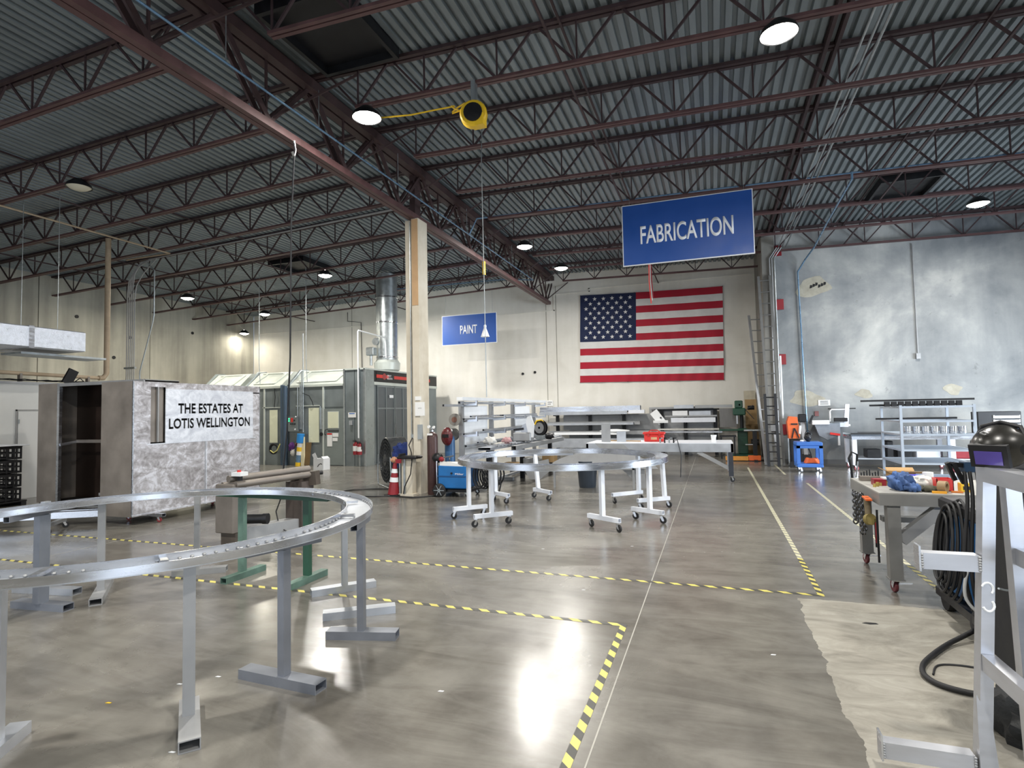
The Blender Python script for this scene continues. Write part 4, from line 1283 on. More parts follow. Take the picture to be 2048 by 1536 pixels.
t = thing('tool_pedestal', 'grey tool pedestal with black tray against the column foot', 'stand', (-5.9, 10.2, 0))
B().box((-6.04, 10.1, 0), (-5.70, 10.32, .04)).box((-5.98, 10.14, .04), (-5.74, 10.3, .74)).build('cabinet', COLM, t)
B().box((-6.03, 10.12, 0.04), (-6.0, 10.2, .74)).box((-5.92, 10.10, 0.04), (-5.88, 10.14, .74)).build('post', GALV, t)
B().bbox((-6.05, 10.04, .74), (-5.6, 10.34, .80), .02).box((-6.02, 10.08, .80), (-5.98, 10.3, .84)).build('black_tray', BLK, t)
B().box((-6.05, 10.02, .66), (-5.93, 10.05, .74)).build('red_tag', REDD, t)
B().tube([(-5.9, 10.45, 1.15), (-5.93, 10.35, 1.0), (-5.84, 10.3, .84), (-5.7, 10.06, .7), (-5.72, 10.04, .45), (-5.86, 10.05, .2), (-5.9, 10.06, .05)], .012, 6).build('cord', BLK, t)
c_ = B().tube([(-5.95, 10.0, .02)] + [(-6.75 + .8 * math.cos(a), 10.35 + .55 * math.sin(a), .013) for a in [-.5 - k * .35 for k in range(14)]] + [(-6.7, 11.0, .013)], .012, 6).build('floor_cable', BLK)
tag(c_, 'black cable looped on the floor between fan and column', 'cable')
c_ = B().tube([(-6.0, 9.96, .013), (-5.6, 9.9, .013), (-5.35, 10.08, .013), (-5.2, 10.25, .013)], .014, 6).build('floor_cable', RUB)
tag(c_, 'black cable on the floor leading toward the blue welder', 'cable')

def gas_cylinder(x, y, h, r, m, label, z=0.0, cap=True):
    t = thing('gas_cylinder', label, 'gas cylinder', (x, y, z))
    B().lathe([(0, z), (r * .92, z), (r, z + .02), (r, z + h - r), (r * .85, z + h - r * .45), (r * .45, z + h - r * .1), (r * .22, z + h), (0, z + h)], (x, y, 0), seg=22).build('tank', m, t)
    b = B().cyl((x, y, z + h), (x, y, z + h + .08), .02, 10).cyl((x - .05, y - .01, z + h + .05), (x + .06, y - .01, z + h + .05), .015, 8)
    b.build('valve', CHR, t)
    B().cyl((x - .06, y - .05, z + h + .1), (x - .06, y - .02, z + h + .1), .032, 12).cyl((x + .05, y - .05, z + h + .09), (x + .05, y - .02, z + h + .09), .028, 12).build('gauge', PAPER, t)
    return t
t = gas_cylinder(-5.44, 10.45, 1.27, .11, CYLB, 'brown gas cylinder standing right of the cream column')
B().box((-5.5, 10.335, 1.2), (-5.38, 10.342, 1.24)).build('paper_label', PAPER, t)
t = gas_cylinder(-5.36, 11.1, 1.18, .11, CYLBL, 'blue gas cylinder behind the blue welder')
t = thing('welding_mask', 'dark red patterned welding mask hanging on the blue cylinder', 'mask', (-5.35, 10.98, 1.0))
B().ball((-5.33, 10.93, 1.15), .13, .1, .18, 16, 12, lambda p: 1 + (.1 if p.y < 0 else -.1)).build('shell', mat('mask_red_pattern', (92, 30, 34), 0.35, 0, .6, 30), t)
B().box((-5.4, 10.81, 1.13), (-5.26, 10.85, 1.2)).build('visor', BLK, t)

# blue welder with paper on top
t = thing('welding_machine', 'blue welding machine on two big wheels with papers on top', 'welder', (-4.95, 10.35, 0))
B().bbox((-5.16, 10.12, .17), (-4.56, 10.72, .62), .02).build('case', BLUE, t)
B().box((-5.17, 10.11, .40), (-4.55, 10.115, .42)).build('crease_shade', mat('welder_blue_dark', (18, 76, 130), 0.4), t)  # shade of the crease put in as a darker blue strip
text_mesh('lettering', 'Miller', 0.035, LETW, t, (-4.78, 10.11, 0.44), (1, 0, 0), (0, 0, 1), 0.18, .002)
B().cyl((-4.86, 10.1, .47), (-4.86, 10.12, .47), .02, 10).build('knob', BLK, t)
B().box((-5.3, 10.15, .1), (-4.5, 10.75, .15)).build('trolley_base', BLKM, t)
B().tube([(-5.19, 10.14, .15), (-5.19, 10.14, .72), (-5.1, 10.16, .76), (-5.1, 10.7, .76), (-5.19, 10.72, .72), (-5.19, 10.72, .15)], .014, 8).build('handle_frame', CHR, t)
for y in (10.1, 10.76):
    w_ = B().lathe([(.03, -.025), (.115, -.025), (.135, -.012), (.135, .012), (.115, .025), (.03, .025)], (-5.12, y, .135), (0, 1, 0), 22).build('wheel', RUB, t)
    b = B().cyl((-5.12, y - .028, .135), (-5.12, y + .028, .135), .03, 12)
    for k in range(6):
        a = k * PI / 3
        b.bar((-5.12, y - .02, .135), (-5.12 + math.cos(a) * .11, y - .02, .135 + math.sin(a) * .11), .012, .02, (0, 1, 0))
    b.build('wheel_hub', GALV, w_)
for y in (10.18, 10.68):
    a, br = B(), B(); caster(a, br, -4.58, y, .1, .045, .4)
    c_ = a.build('caster_wheel', RUB, t); br.build('caster_fork', GALV, c_)
tag(B().bar((-5.12, 10.3, .66), (-4.6, 10.3, .655), .34, .012).bar((-5.12, 10.14, .655), (-4.62, 10.13, .6), .012, .1).build('paper_sheets', PAPER), 'white papers draped over the front of the blue welder', 'papers')
t = thing('respirator', 'black and red respirator lying at the left end of the welder', 'mask', (-5.18, 10.25, .66))
B().ball((-5.2, 10.2, .76), .12, .09, .1, 16, 10).build('shell', BLK, t)
B().ball((-5.08, 10.13, .74), .06, .03, .05, 12, 8).build('red_filter', REDD, t)
b = B()
for k in range(7):
    r = .18 + .012 * (k % 3)
    x0 = -4.38 + .03 * k
    b.tube([(x0 + .12 * math.cos(a) * (1 + .1 * k), 10.35 + .07 * k, .40 + r * 1.3 * math.sin(a)) for a in [j * 2 * PI / 14 for j in range(15)]], .018, 6)
for k in range(5):
    b.tube([(-4.5, 10.4 + .05 * k, .62), (-4.3 + .05 * k, 10.3, .5), (-4.15 + .05 * k, 10.3 + .03 * k, .25), (-4.1 + .03 * k, 10.35, .03)], .018, 6)
tag(b.build('cable_coil', RUB), 'thick black welding cables coiled right of the blue welder', 'cable')

# ================================================================ white ring on casters
WC = (-2.42, 9.25)
t = ring('white_ring_frame', 'smaller far aluminium ring carried on white legs with casters', 'ring frame', WC, 1.72, 1.52, 0.905, 0.085, (ALUM, ALU), None)
posts = [((-3.80, 8.39), (-3.86, 8.08), (-3.46, 8.48)), ((-3.19, 7.86), (-3.29, 7.57), (-2.86, 7.99)), ((-3.74, 10.02), (-3.9, 9.9), (-3.50, 9.62)),
         ((-3.11, 10.49), (-3.3, 10.5), (-2.86, 10.12)), ((-1.43, 8.02), (-1.73, 8.06), (-1.24, 7.74)), ((-1.48, 10.64), (-1.73, 10.06), (-1.27, 10.54)),
         ((-0.94, 9.99), (-1.22, 9.51), (-0.75, 9.90)), ((-0.89, 8.65), (-1.21, 8.75), (-0.73, 8.47))]
for (px, py), f0, f1 in posts:
    mx, my = (f0[0] + f1[0]) / 2, (f0[1] + f1[1]) / 2
    d_ = V((f1[0] - f0[0], f1[1] - f0[1], 0)).normalized()
    q = V((px, py, 0)) - V((mx, my, 0))
    bx_, by_ = mx + d_.x * q.dot(d_), my + d_.y * q.dot(d_)
    vv = V((bx_ - WC[0], by_ - WC[1], 0))
    vv = vv.normalized() * min(1.68, max(1.555, vv.length))
    lg = B().bar((bx_, by_, .185), (WC[0] + vv.x, WC[1] + vv.y, .818), .07, .05, d_).build('leg', WHTP, t)
    B().tubebar((f0[0], f0[1], .155), (f1[0], f1[1], .155), .06, .06, .006).build('foot_tube', WHTP, lg)
    for k, p in enumerate((f0, f1)):
        a, br = B(), B()
        s_ = d_ * (.035 if k == 0 else -.035)
        caster(a, br, p[0] + s_.x, p[1] + s_.y, .123, .05, .7 + px)
        a.build('caster_wheel', RUB, lg)
        br.build('caster_fork', CHR, lg)
for a in (1.9, 2.3):
    p = V((WC[0] + math.cos(a) * 1.60, WC[1] + math.sin(a) * 1.60, .80))
    tn = V((-math.sin(a), math.cos(a), 0)) * .35
    B().bar(p - tn, p + tn, .05, .04).build('stiffener', WHTP, t)

t = thing('trash_can', 'dark grey plastic trash can standing under the far ring', 'trash can', (-2.6, 12.2, 0))
B().lathe([(0, .01), (.17, 0), (.18, .02), (.22, .52), (.235, .53), (.235, .56), (.215, .56), (.17, .03), (0, .03)], (-2.6, 12.1, 0), seg=28).build('bin', mat('charcoal_plastic', (52, 60, 70), 0.35, 0, .1, 5), t)
t = thing('curved_sheets', 'curved bare aluminium sheet leaning behind the far ring', 'metal sheet', (-2.4, 12.0, 0))
def leaf(cx, w_, h_, y, tilt, z0, m, name, flip=1):
    b = B()
    n_ = 20
    pts = [(cx - w_ / 2 + w_ * k / n_, h_ * math.sin(PI * k / n_) ** .6) for k in range(n_ + 1)]
    vs = [(x, y + z * tilt, z0 + z) for x, z in pts] + [(x, y, z0) for x, z in pts]
    vs += [(p[0], p[1] + .006, p[2]) for p in vs]
    N_ = n_ + 1
    fs = []
    for k in range(n_):
        fs += [(k, k + 1, N_ + k + 1, N_ + k), (2 * N_ + k + 1, 2 * N_ + k, 3 * N_ + k, 3 * N_ + k + 1), (k + 1, k, 2 * N_ + k, 2 * N_ + k + 1)]
    return b.add(vs, fs).build(name, m, t)
leaf(-2.25, 2.3, .36, 11.9, .15, .43, ALUD, 'arched_sheet')
B().prism([(-.95, .5), (-.35, .48), (.05, .1), (.1, -.42), (0, -.42)], (-1.45, 12.0, .44), (1, 0, 0), (0, 0, 1), (.1, 1, 0), .006).build('triangular_sheet', ALUD, t)
B().prism([(-.3, .16), (.32, .3), (.36, .05), (.1, -.16), (-.12, -.14)], (-3.75, 12.0, .3), (1, 0, 0), (0, 0, 1), (.1, 1, 0), .006).build('cut_sheet', ALUD, t)
B().box((-3.3, 11.9, 0), (-3.26, 11.94, .46)).box((-1.62, 11.9, 0), (-1.58, 11.94, .46)).box((-3.3, 11.9, .4), (-1.58, 11.94, .44)).build('prop_frame', ALUD, t)

# ================================================================ back work table with toolbox
t = thing('work_table', 'long steel work table behind the far ring, sheen painted white on top', 'table', (-1.1, 14.1, 0))
X0, X1, Y0, Y1, ZT = -2.9, .38, 13.45, 14.75, .86
B().box((X0, Y0, ZT - .015), (X1, Y1, ZT)).build('top', WHTP, t)  # bright sheen on the top put in as white colour
B().box((X0, Y0, ZT - .2), (X1, Y0 + .05, ZT - .015)).box((X0, Y1 - .05, ZT - .2), (X1, Y1, ZT - .015)).box((X0, Y0, ZT - .2), (X0 + .05, Y1, ZT - .015)).box((X1 - .05, Y0, ZT - .2), (X1, Y1, ZT - .015)).build('apron', ALUM, t)
for x in (X0 + .06, X1 - .06):
    for y in (Y0 + .06, Y1 - .06):
        lg = B().box((x - .05, y - .05, .13), (x + .05, y + .05, ZT - .2)).build('leg', ALUM if y > 14 else mat('dark_leg', (64, 68, 76), .4, .4), t)
        a, br = B(), B(); caster(a, br, x, y, .13, .055, .5)
        a.build('caster_wheel', RUB, lg); br.build('caster_fork', CHR, lg)
B().bar((X1 - .75, Y0 + .06, ZT - .2), (X1 - .1, Y0 + .06, .3), .05, .08).build('knee_brace', ALUD, t)
t = thing('red_toolbox', 'bright red plastic toolbox on the long back table', 'toolbox', (-1.4, 14.1, ZT))
B().bbox((-1.6, 14.0, ZT), (-1.14, 14.2, ZT + .17), .015).build('box', REDP, t)
B().bbox((-1.63, 13.98, ZT + .17), (-1.11, 14.22, ZT + .23), .015).build('lid', REDP, t)
B().box((-1.52, 13.97, ZT + .13), (-1.47, 14.0, ZT + .19)).box((-1.26, 13.97, ZT + .13), (-1.21, 14.0, ZT + .19)).build('latch', mat('latch_red', (168, 40, 36), .5), t)
B().box((-1.44, 13.995, ZT + .05), (-1.30, 14.0, ZT + .11)).build('label_sheet', mat('label_tan', (200, 160, 120), .6), t)
B().tube([(-1.5, 14.1, ZT + .23), (-1.45, 14.1, ZT + .27), (-1.29, 14.1, ZT + .27), (-1.24, 14.1, ZT + .23)], .012, 6).build('handle', REDP, t)
t = thing('paper_tub', 'small white tub with dark print on the back table', 'tub', (0, 14.0, ZT))
B().lathe([(0, 0), (.05, 0), (.062, .14), (.066, .14), (.066, .155), (.058, .155), (.048, .01), (0, .01)], (-.02, 14.0, ZT), seg=18).build('tub', WHT, t)
B().lathe([(.0555, .04), (.0625, .11)], (-.02, 14.0, ZT), seg=10, a0=-.6 , a1=.5).build('print', BLK, t)
tag(B().bar((-2.45, 14.3, ZT + .012), (-1.7, 14.1, ZT + .012), .05, .024).build('wood_strip', PLY), 'narrow wooden strip lying on the table beside the toolbox', 'wood')
t = thing('metal_blank', 'tall upright metal blank standing left on the back table', 'metal blank', (-2.35, 14.0, ZT))
B().box((-2.62, 13.95, ZT), (-2.40, 13.97, ZT + .45)).build('plate', ALUD, t)
t = thing('metal_blank', 'shorter square metal blank right of the tall one', 'metal blank', (-2.15, 14.0, ZT))
B().box((-2.25, 13.98, ZT), (-2.03, 14.0, ZT + .25)).build('plate', ALUM, t)
t = thing('clamp_cluster', 'cluster of clamps and cords at the right end of the far ring', 'clamps', (-1.1, 13.3, ZT))
for k in range(4):
    B().box((-1.2 + .1 * k, 13.5, ZT), (-1.17 + .1 * k, 13.56, ZT + .12)).box((-1.2 + .1 * k, 13.5, ZT + .1), (-1.12 + .1 * k, 13.54, ZT + .12)).build('clamp', BLKM if k % 2 else GALV, t)
B().tube([(-.9, 13.5, ZT + .02), (-.8, 13.4, ZT + .08), (-.72, 13.38, .6), (-.75, 13.38, .1)], .01, 6).build('cord', BLK, t)

def add_caster(par, x, y, zt, r, ang=.5, m=None, fm=None):
    a, br = B(), B()
    caster(a, br, x, y, zt, r, ang)
    c1 = a.build('caster_wheel', m or RUB, par)
    c2 = br.build('caster_fork', fm or CHR, par)
    return c1, c2

# ================================================================ stock rack running back from the column
t = thing('stock_rack', 'grey stock rack running back along the girder line, hung with white sheets', 'rack', (-5.1, 14, 0))
for y in (11.25, 13.0, 14.6, 16.5):
    up = B().box((-5.2, y - .04, 0), (-5.1, y + .04, 1.9)).build('upright', ALUD, t)
    B().box((-5.25, y - .05, 0), (-4.6, y + .05, .07)).build('base_foot', ALUD, up)
for z, y0, y1 in ((1.86, 11.0, 16.9), (1.50, 11.2, 16.6), (1.18, 11.2, 16.6), (.92, 11.3, 16.6)):
    B().tubebar((-5.08, y0, z), (-5.08, y1, z), .06, .05).build('rail', ALUM, t)
for y in (11.25, 13.0, 14.6, 16.5):
    for z in (1.80, 1.46, 1.14):
        a_ = B().bar((-5.1, y, z), (-4.78, y, z + .02), .05, .045).box((-4.80, y - .03, z), (-4.77, y + .03, z + .10))
        a_.build('arm', ALU, t)
B().tubebar((-4.93, 12.4, .06), (-4.90, 16.2, .06), .06, .06).build('floor_rail', ALUD, t)
for y0, y1, z0, z1 in ((11.35, 12.9, .72, 1.80), (14.75, 16.3, .78, 1.80)):
    B().box((-5.24, y0, z0), (-5.21, y1, z1)).build('white_sheet', WHT, t)
tag(B().box((-5.0, 10.7, 1.9), (-4.86, 16.9, 1.97)).build('aluminium_extrusion', WHT), 'long white extrusion lying along the top of the girder-line rack', 'extrusion')
tag(B().tubebar((-5.16, 10.4, 1.80), (-5.06, 11.9, 1.80), .05, .05).build('square_tube', ALUD), 'short square tube sticking out toward the column from the rack top', 'tube')
for k, (z, y0, y1) in enumerate(((1.55, 11.3, 14.2), (1.55, 13.2, 16.2), (1.23, 12.0, 16.0), (.97, 11.6, 14.9))):
    tag(B().tubebar((-4.95 + .03 * (k % 2), y0, z + .01), (-4.98, y1, z + .01), .05, .04).build('square_tube', (ALU, ALUM, ALUD)[k % 3]), ('upper left', 'upper right', 'middle', 'lowest')[k] + ' loose tube stored on the girder-line rack', 'tube', 'tubes on the girder-line rack')
t = thing('cutoff_disc', 'round grey grinding disc with brown centre on the rack end', 'disc', (-5.15, 11.15, 1.5))
B().cyl((-5.2, 11.0, 1.50), (-5.2, 11.05, 1.50), .13, 26).build('disc', mat('disc_grey', (128, 124, 118), .7), t)
B().cyl((-5.2, 10.99, 1.50), (-5.2, 11.0, 1.50), .06, 18).build('brown_centre', mat('disc_brown', (120, 84, 70), .7), t)
tag(B().cyl((-5.34, 11.22, 1.18), (-5.33, 11.28, 1.18), .13, 24).build('cutoff_disc', mat('disc_dark', (104, 104, 100), .7)), 'darker disc leaning behind the blue gas cylinder', 'disc')
t = thing('cord_reel', 'black and yellow cord wheel standing on the saw bench', 'cord reel', (-4.25, 14.0, .98))
B().lathe([(.02, -.05), (.2, -.05), (.2, -.03), (.1, -.03), (.1, .03), (.2, .03), (.2, .05), (.02, .05)], (-4.2, 14.0, 1.22), (.3, 1, 0), 24).build('wheel', BLK, t)
B().lathe([(.03, -.055), (.14, -.055), (.14, -.051)], (-4.2, 14.0, 1.22), (.3, 1, 0), 24).build('grey_face', ALUD, t)
B().tube([(-4.33, 13.94, 1.3), (-4.28, 13.94, 1.4), (-4.15, 13.95, 1.42), (-4.1, 13.95, 1.36)], .02, 6).build('yellow_handle', YEL, t)
B().box((-4.3, 13.9, .92), (-4.1, 14.1, 1.03)).build('foot', GALV, t)

# conveyor bench with mitre saw
t = thing('saw_bench', 'long roller bench of aluminium channels before the girder-line rack', 'bench', (-4.5, 13, 0))
B().tubebar((-4.65, 11.3, .86), (-4.35, 16.2, .90), .3, .06).build('feed_channel', ALUM, t)
B().tubebar((-4.3, 12.2, .82), (-4.05, 15.6, .86), .12, .1).build('feed_channel', ALUD, t)
for x, y in ((-4.62, 11.5), (-4.5, 13.4), (-4.35, 15.4)):
    B().box((x - .05, y - .05, 0), (x + .05, y + .05, .84)).build('leg', BLKM, t)
B().box((-4.8, 12.4, .3), (-4.0, 15.2, .33)).build('lower_shelf', BLKM, t)
b = B()
for k in range(22):
    y = 11.6 + .2 * k
    b.cyl((-4.72 + .012 * k, y, .905), (-4.45 + .012 * k, y, .905), .018, 8)
b.build('roller', ALU, t)['kind'] = 'stuff'
t = thing('mitre_saw', 'grey mitre saw with white guard in the middle of the bench', 'saw', (-4.3, 13.2, .93))
B().bbox((-4.6, 13.0, .93), (-4.15, 13.3, 1.14), .02).build('base', ALUD, t)
B().prism([(0, 0), (.1, 0), (.13, .3), (.05, .52), (-.03, .5), (-.08, .35)], (-4.2, 13.05, 1.02), (1, 0, 0), (0, 0, 1), (0, 1, 0), .05).build('guard', WHT, t)
B().cyl((-4.26, 13.1, 1.2), (-4.26, 13.15, 1.2), .16, 22).build('blade_housing', ALUM, t)
B().bar((-4.6, 13.1, 1.2), (-4.35, 13.1, 1.23), .06, .05).build('handle', BLK, t)
for k, (x, y, z, r_, m, lab) in enumerate(((-4.75, 11.9, .95, .09, CLOTHW, 'heap of white rags at the near end of the saw bench'), (-4.5, 12.3, .95, .07, mat('pink_paper', (190, 150, 150), .9), 'pinkish crumpled paper on the saw bench'), (-4.15, 14.6, .93, .08, BLK, 'black tool heap beside the cord wheel'))):
    tag(B().ball((x, y, z + r_ * .6), r_ * 1.6, r_ * 1.2, r_, 14, 10, lambda p: 1 + .25 * math.sin(9 * p.x + 5 * p.y + 3 * p.z)).build('rag_heap', m), lab, 'rags')
for k in range(3):
    tag(B().bbox((-4.7 + .25 * k, 12.5 + .8 * k, .33), (-4.4 + .25 * k, 12.9 + .8 * k, .33 + .12 + .05 * k), .01).build('parts_bin', (CARD, ALUD, PLY)[k]), ('cardboard bin', 'grey bin', 'wooden bin')[k] + ' on the low shelf of the saw bench', 'bin', 'bins under the saw bench')

# ================================================================ racks against the cream wall
def bar_rack(x0, x1, y, levels, label, posts, zt):
    t = thing('bar_rack', label, 'rack', ((x0 + x1) / 2, y, 0))
    for x in posts:
        B().box((x - .06, y - .05, 0), (x + .06, y + .05, zt)).build('upright', BLKM, t)
        for z in levels:
            B().bar((x, y - .05, z - .03), (x, y - .55, z - .02), .05, .05).build('arm', BLKM, t)
    B().box((x0 + .2, y - .06, zt - .05), (x1 - .2, y + .06, zt)).build('top_beam', BLKM, t)
    return t
def stock(x0, x1, y0, y1, z0, z1, m, label, group, name='bar_stock'):
    return tag(B().tubebar((x0, (y0 + y1) / 2, (z0 + z1) / 2), (x1, (y0 + y1) / 2, (z0 + z1) / 2), y1 - y0, z1 - z0, .008).build(name, m), label, 'bar stock', group)
lv = (1.49, 1.12, .77, .33)
bar_rack(-6.1, -2.4, 21.0, lv, 'black cantilever rack at the left of the cream wall, stacked with bars', (-5.6, -4.35, -3.1), 1.6)
g_ = 'bars on the left wall rack'
stock(-6.15, -2.45, 20.5, 20.8, 1.60, 1.78, ALU, 'widest bright channel on top of the left wall rack', g_)
stock(-6.15, -2.9, 20.42, 20.48, 1.48, 1.60, ALUM, 'long grey bar on the front of the top arms, left wall rack', g_)
stock(-2.86, -2.30, 20.45, 20.6, 1.50, 1.62, WHTP, 'short white box tube at the right end of the top arms', g_)
stock(-6.1, -2.7, 20.45, 20.7, 1.10, 1.18, ALUM, 'bright bar on the second arms from the top, left wall rack', g_)
stock(-5.9, -2.5, 20.72, 20.9, 1.10, 1.22, ALUD, 'dull bar at the back of the second arms, left wall rack', g_)
stock(-5.6, -3.0, 20.45, 20.7, .75, .84, WHT, 'white wrapped bar on the third arms, left wall rack', g_)
stock(-5.9, -2.1, 20.72, 20.9, .75, .88, ALUD, 'dull bar behind the white wrapped one, left wall rack', g_)
stock(-6.2, -2.2, 20.4, 20.75, .28, .62, ALUM, 'deep channel on the lowest arms, left wall rack', g_)
tag(B().ball((-3.4, 20.5, .88), .55, .1, .07, 18, 8, lambda p: 1 + .1 * math.sin(9 * p.x)).build('plastic_roll', WHT), 'loose white plastic wrap on the third arms of the left wall rack', 'wrap')
for k, (x0, x1, z0, z1) in enumerate(((-5.4, -2.2, .9, 1.42), (-5.4, -2.0, 1.2, 1.48), (-5.2, -2.1, .5, 1.05))):
    tag(B().box((x0, 21.10 + .03 * k, z0), (x1 + .1 * k, 21.12 + .03 * k, z1)).build('metal_sheet', ALUD), ('front', 'middle', 'back')[k] + ' bare sheet standing behind the left wall rack', 'sheet', 'sheets behind the left wall rack')
t = thing('wall_notice', 'small white notice on the cream wall above the left rack', 'notice', (-6.0, 21.28, 1.85))
B().box((-6.1, 21.27, 1.83), (-5.85, 21.295, 2.05)).build('sheet', PAPER, t)
B().box((-6.06, 21.265, 1.97), (-5.89, 21.27, 1.99)).box((-6.06, 21.265, 1.9), (-5.93, 21.27, 1.92)).build('print_line', BLKM, t)

bar_rack(-2.2, .6, 21.0, (1.35, 1.15, .78, .3), 'black framed bar rack below the flag, left of the drill press', (-1.75, -.95, .05), 1.62)
g_ = 'bars on the rack below the flag'
for k, (x0, x1, y0, y1, z0, z1, m, lab) in enumerate((
    (-2.15, .55, 20.7, 21.0, 1.64, 1.70, ALUD, 'flat pale bar across the very top, rack below the flag'),
    (-1.3, -.65, 20.5, 20.7, 1.64, 1.76, ALUM, 'short box tube on top, rack below the flag'),
    (-.6, .6, 20.5, 20.68, 1.64, 1.74, ALUD, 'long box tube on top right, rack below the flag'),
    (-1.6, .1, 20.42, 20.6, 1.35, 1.40, ALUD, 'thin bar on the upper arms, rack below the flag'),
    (-1.35, -.85, 20.45, 20.6, 1.40, 1.56, WHT, 'short bluish white box on the upper arms, rack below the flag'),
    (-.8, -.1, 20.45, 20.6, 1.40, 1.54, ALUM, 'grey box tube right of the white box, rack below the flag'),
    (-1.4, .05, 20.38, 20.43, 1.16, 1.32, WHTP, 'wide pale box across the second arms, rack below the flag'),
    (-2.0, -1.5, 20.38, 20.5, 1.15, 1.24, WHT, 'short white bar at the left of the second arms'),
    (-1.9, .25, 20.4, 20.6, .80, .86, ALU, 'long bright bar on the third arms, rack below the flag'),
    (-1.85, .15, 20.38, 20.45, .90, .95, CLOTHW, 'cream strip on the third arms, rack below the flag'))):
    stock(x0, x1, y0, y1, z0, z1, m, lab, g_)
tag(B().bar((-2.0, 20.55, 1.55), (-1.7, 20.5, 1.15), .06, .28, (1, 0, .8)).build('metal_offcut', WHT), 'slanted white offcut leaning at the left end of the flag rack', 'offcut')
tag(B().box((-2.2, 21.1, 0), (.0, 21.12, 1.7)).build('metal_sheet', ALUD), 'tall dull sheet standing behind the rack below the flag', 'sheet')
tag(B().box((-.55, 20.3, .02), (-.0, 20.34, .3)).bar((-1.2, 20.3, .25), (.0, 20.3, .25), .3, .05).build('low_trestle', BROWNW), 'low brown trestle on the floor under the flag rack', 'trestle')
tag(B().tubebar((-1.0, 20.2, .33), (.1, 20.2, .33), .12, .08).build('square_tube', ALUD), 'grey tube lying on the low brown trestle', 'tube')
tag(B().box((.18, 20.5, .98), (.72, 20.54, 1.62)).build('scored_sheet', mat('scored_panel', (118, 116, 114), .5, .4, .2, 8, (6, 1, .3))), 'square scored metal panel leaning left of the drill press', 'panel')

# ---- green drill press
t = thing('drill_press', 'tall green drill press against the cream wall', 'drill press', (.75, 20.1, 0))
B().bbox((.55, 19.85, 0), (1.3, 20.45, .12), .01).build('base', GRN, t)
B().bbox((.72, 20.0, .12), (1.02, 20.3, .95), .02).build('pedestal', GRN, t)
B().cyl((.86, 20.2, .95), (.86, 20.2, 1.45), .055, 14).build('column', BLKM, t)
B().bbox((.60, 19.9, 1.38), (.98, 20.35, 1.62), .03).build('head', GRN, t)
B().bbox((.66, 19.92, 1.62), (.90, 20.35, 1.86), .02).build('belt_cover', GRN, t)
B().cyl((.72, 19.98, 1.1), (.72, 19.98, 1.38), .035, 12).build('spindle', ALUM, t)
B().bbox((.15, 19.75, .88), (1.15, 20.15, .93), .01).build('table', GRN, t)
B().bar((.98, 19.9, 1.55), (1.22, 19.8, 1.25), .02, .02).bar((.98, 19.9, 1.55), (1.2, 19.85, 1.7), .02, .02).build('feed_handle', BLK, t)
B().cyl((1.05, 20.1, 1.62), (1.25, 20.1, 1.62), .07, 14).build('motor', BLKM, t)
B().cyl((1.12, 20.1, .5), (1.35, 20.1, .5), .1, 16).build('lower_motor', BLK, t)
B().cyl((.8, 19.97, 1.72), (.8, 19.92, 1.72), .03, 10).build('knob', BLK, t)
t = thing('shop_stool', 'small dark metal table behind the long work table, left of the drill press', 'stool', (.4, 19.7, 0))
B().box((.15, 19.5, .7), (.65, 19.9, .74)).build('top', BLKM, t)
for x in (.2, .6):
    for y in (19.55, 19.85):
        B().box((x - .02, y - .02, 0), (x + .02, y + .02, .7)).build('leg', BLKM, t)
# boards and ladders in the corner
tag(B().bar((1.18, 20.9, 0.01), (1.18, 21.18, 2.2), .36, .04, (0, 1, 0)).build('white_faced_board', mat('pale_board', (196, 188, 168), .7)), 'tall pale board leaning on the cream wall right of the drill press', 'board')
tag(B().bar((1.2, 20.78, 0.01), (1.2, 21.06, 1.9), .36, .03, (0, 1, 0)).build('plywood_sheet', PLY), 'brown plywood strip leaning in front of the tall pale board', 'board')
tag(B().bar((1.24, 20.6, 0.01), (1.2, 20.88, 1.05), .38, .03, (0, 1, 0)).build('cardboard_sheet', mat('brown_board', (110, 88, 56))), 'short dark brown sheet in front of the plywood strip', 'board')
def ladder(label, a, b_, w_, n_, m, side):
    t = thing('ladder', label, 'ladder', a)
    a, b_, side = V(a), V(b_), V(side).normalized()
    for s_ in (-.5, .5):
        B().bar(a + side * w_ * s_, b_ + side * w_ * s_, .03, .07, side).build('rail', m, t)
    for k in range(n_):
        p = a.lerp(b_, (k + .6) / n_)
        B().cyl(p - side * w_ / 2, p + side * w_ / 2, .016, 8).build('rung', m, t)
ladder('tallest grey ladder leaning against the corner pier', (1.62, 17.25, 0.01), (1.50, 17.70, 5.4), .30, 16, mat('weathered_ladder', (112, 112, 110), .5, .4), (1, 0, 0))
ladder('shorter aluminium ladder leaning left of the tallest one', (1.50, 17.55, 0.01), (1.26, 18.5, 4.4), .34, 13, ALUD, (1, .3, 0))
ladder('short black stepladder folded before the two long ladders', (1.50, 17.05, 0.01), (1.48, 17.2, 2.0), .26, 8, BLKM, (1, 0, 0))
t = thing('roller_stand', 'black roller stand on a floor foot before the ladders', 'stand', (1.15, 19.0, 0))
B().box((.85, 18.75, 0), (1.5, 18.85, .05)).box((1.1, 18.5, 0), (1.2, 19.1, .05)).build('foot', BLKM, t)
B().bar((1.15, 18.8, .05), (1.15, 18.8, .9), .12, .08).build('post', BLKM, t)
B().cyl((.85, 18.8, .93), (1.45, 18.8, .93), .035, 12).cyl((.88, 18.8, .5), (1.2, 18.8, .5), .02, 10).build('roller', GALV, t)
t = thing('orange_jack', 'low orange and yellow pallet jack forks on the floor by the drill press', 'pallet jack', (.9, 18.8, 0))
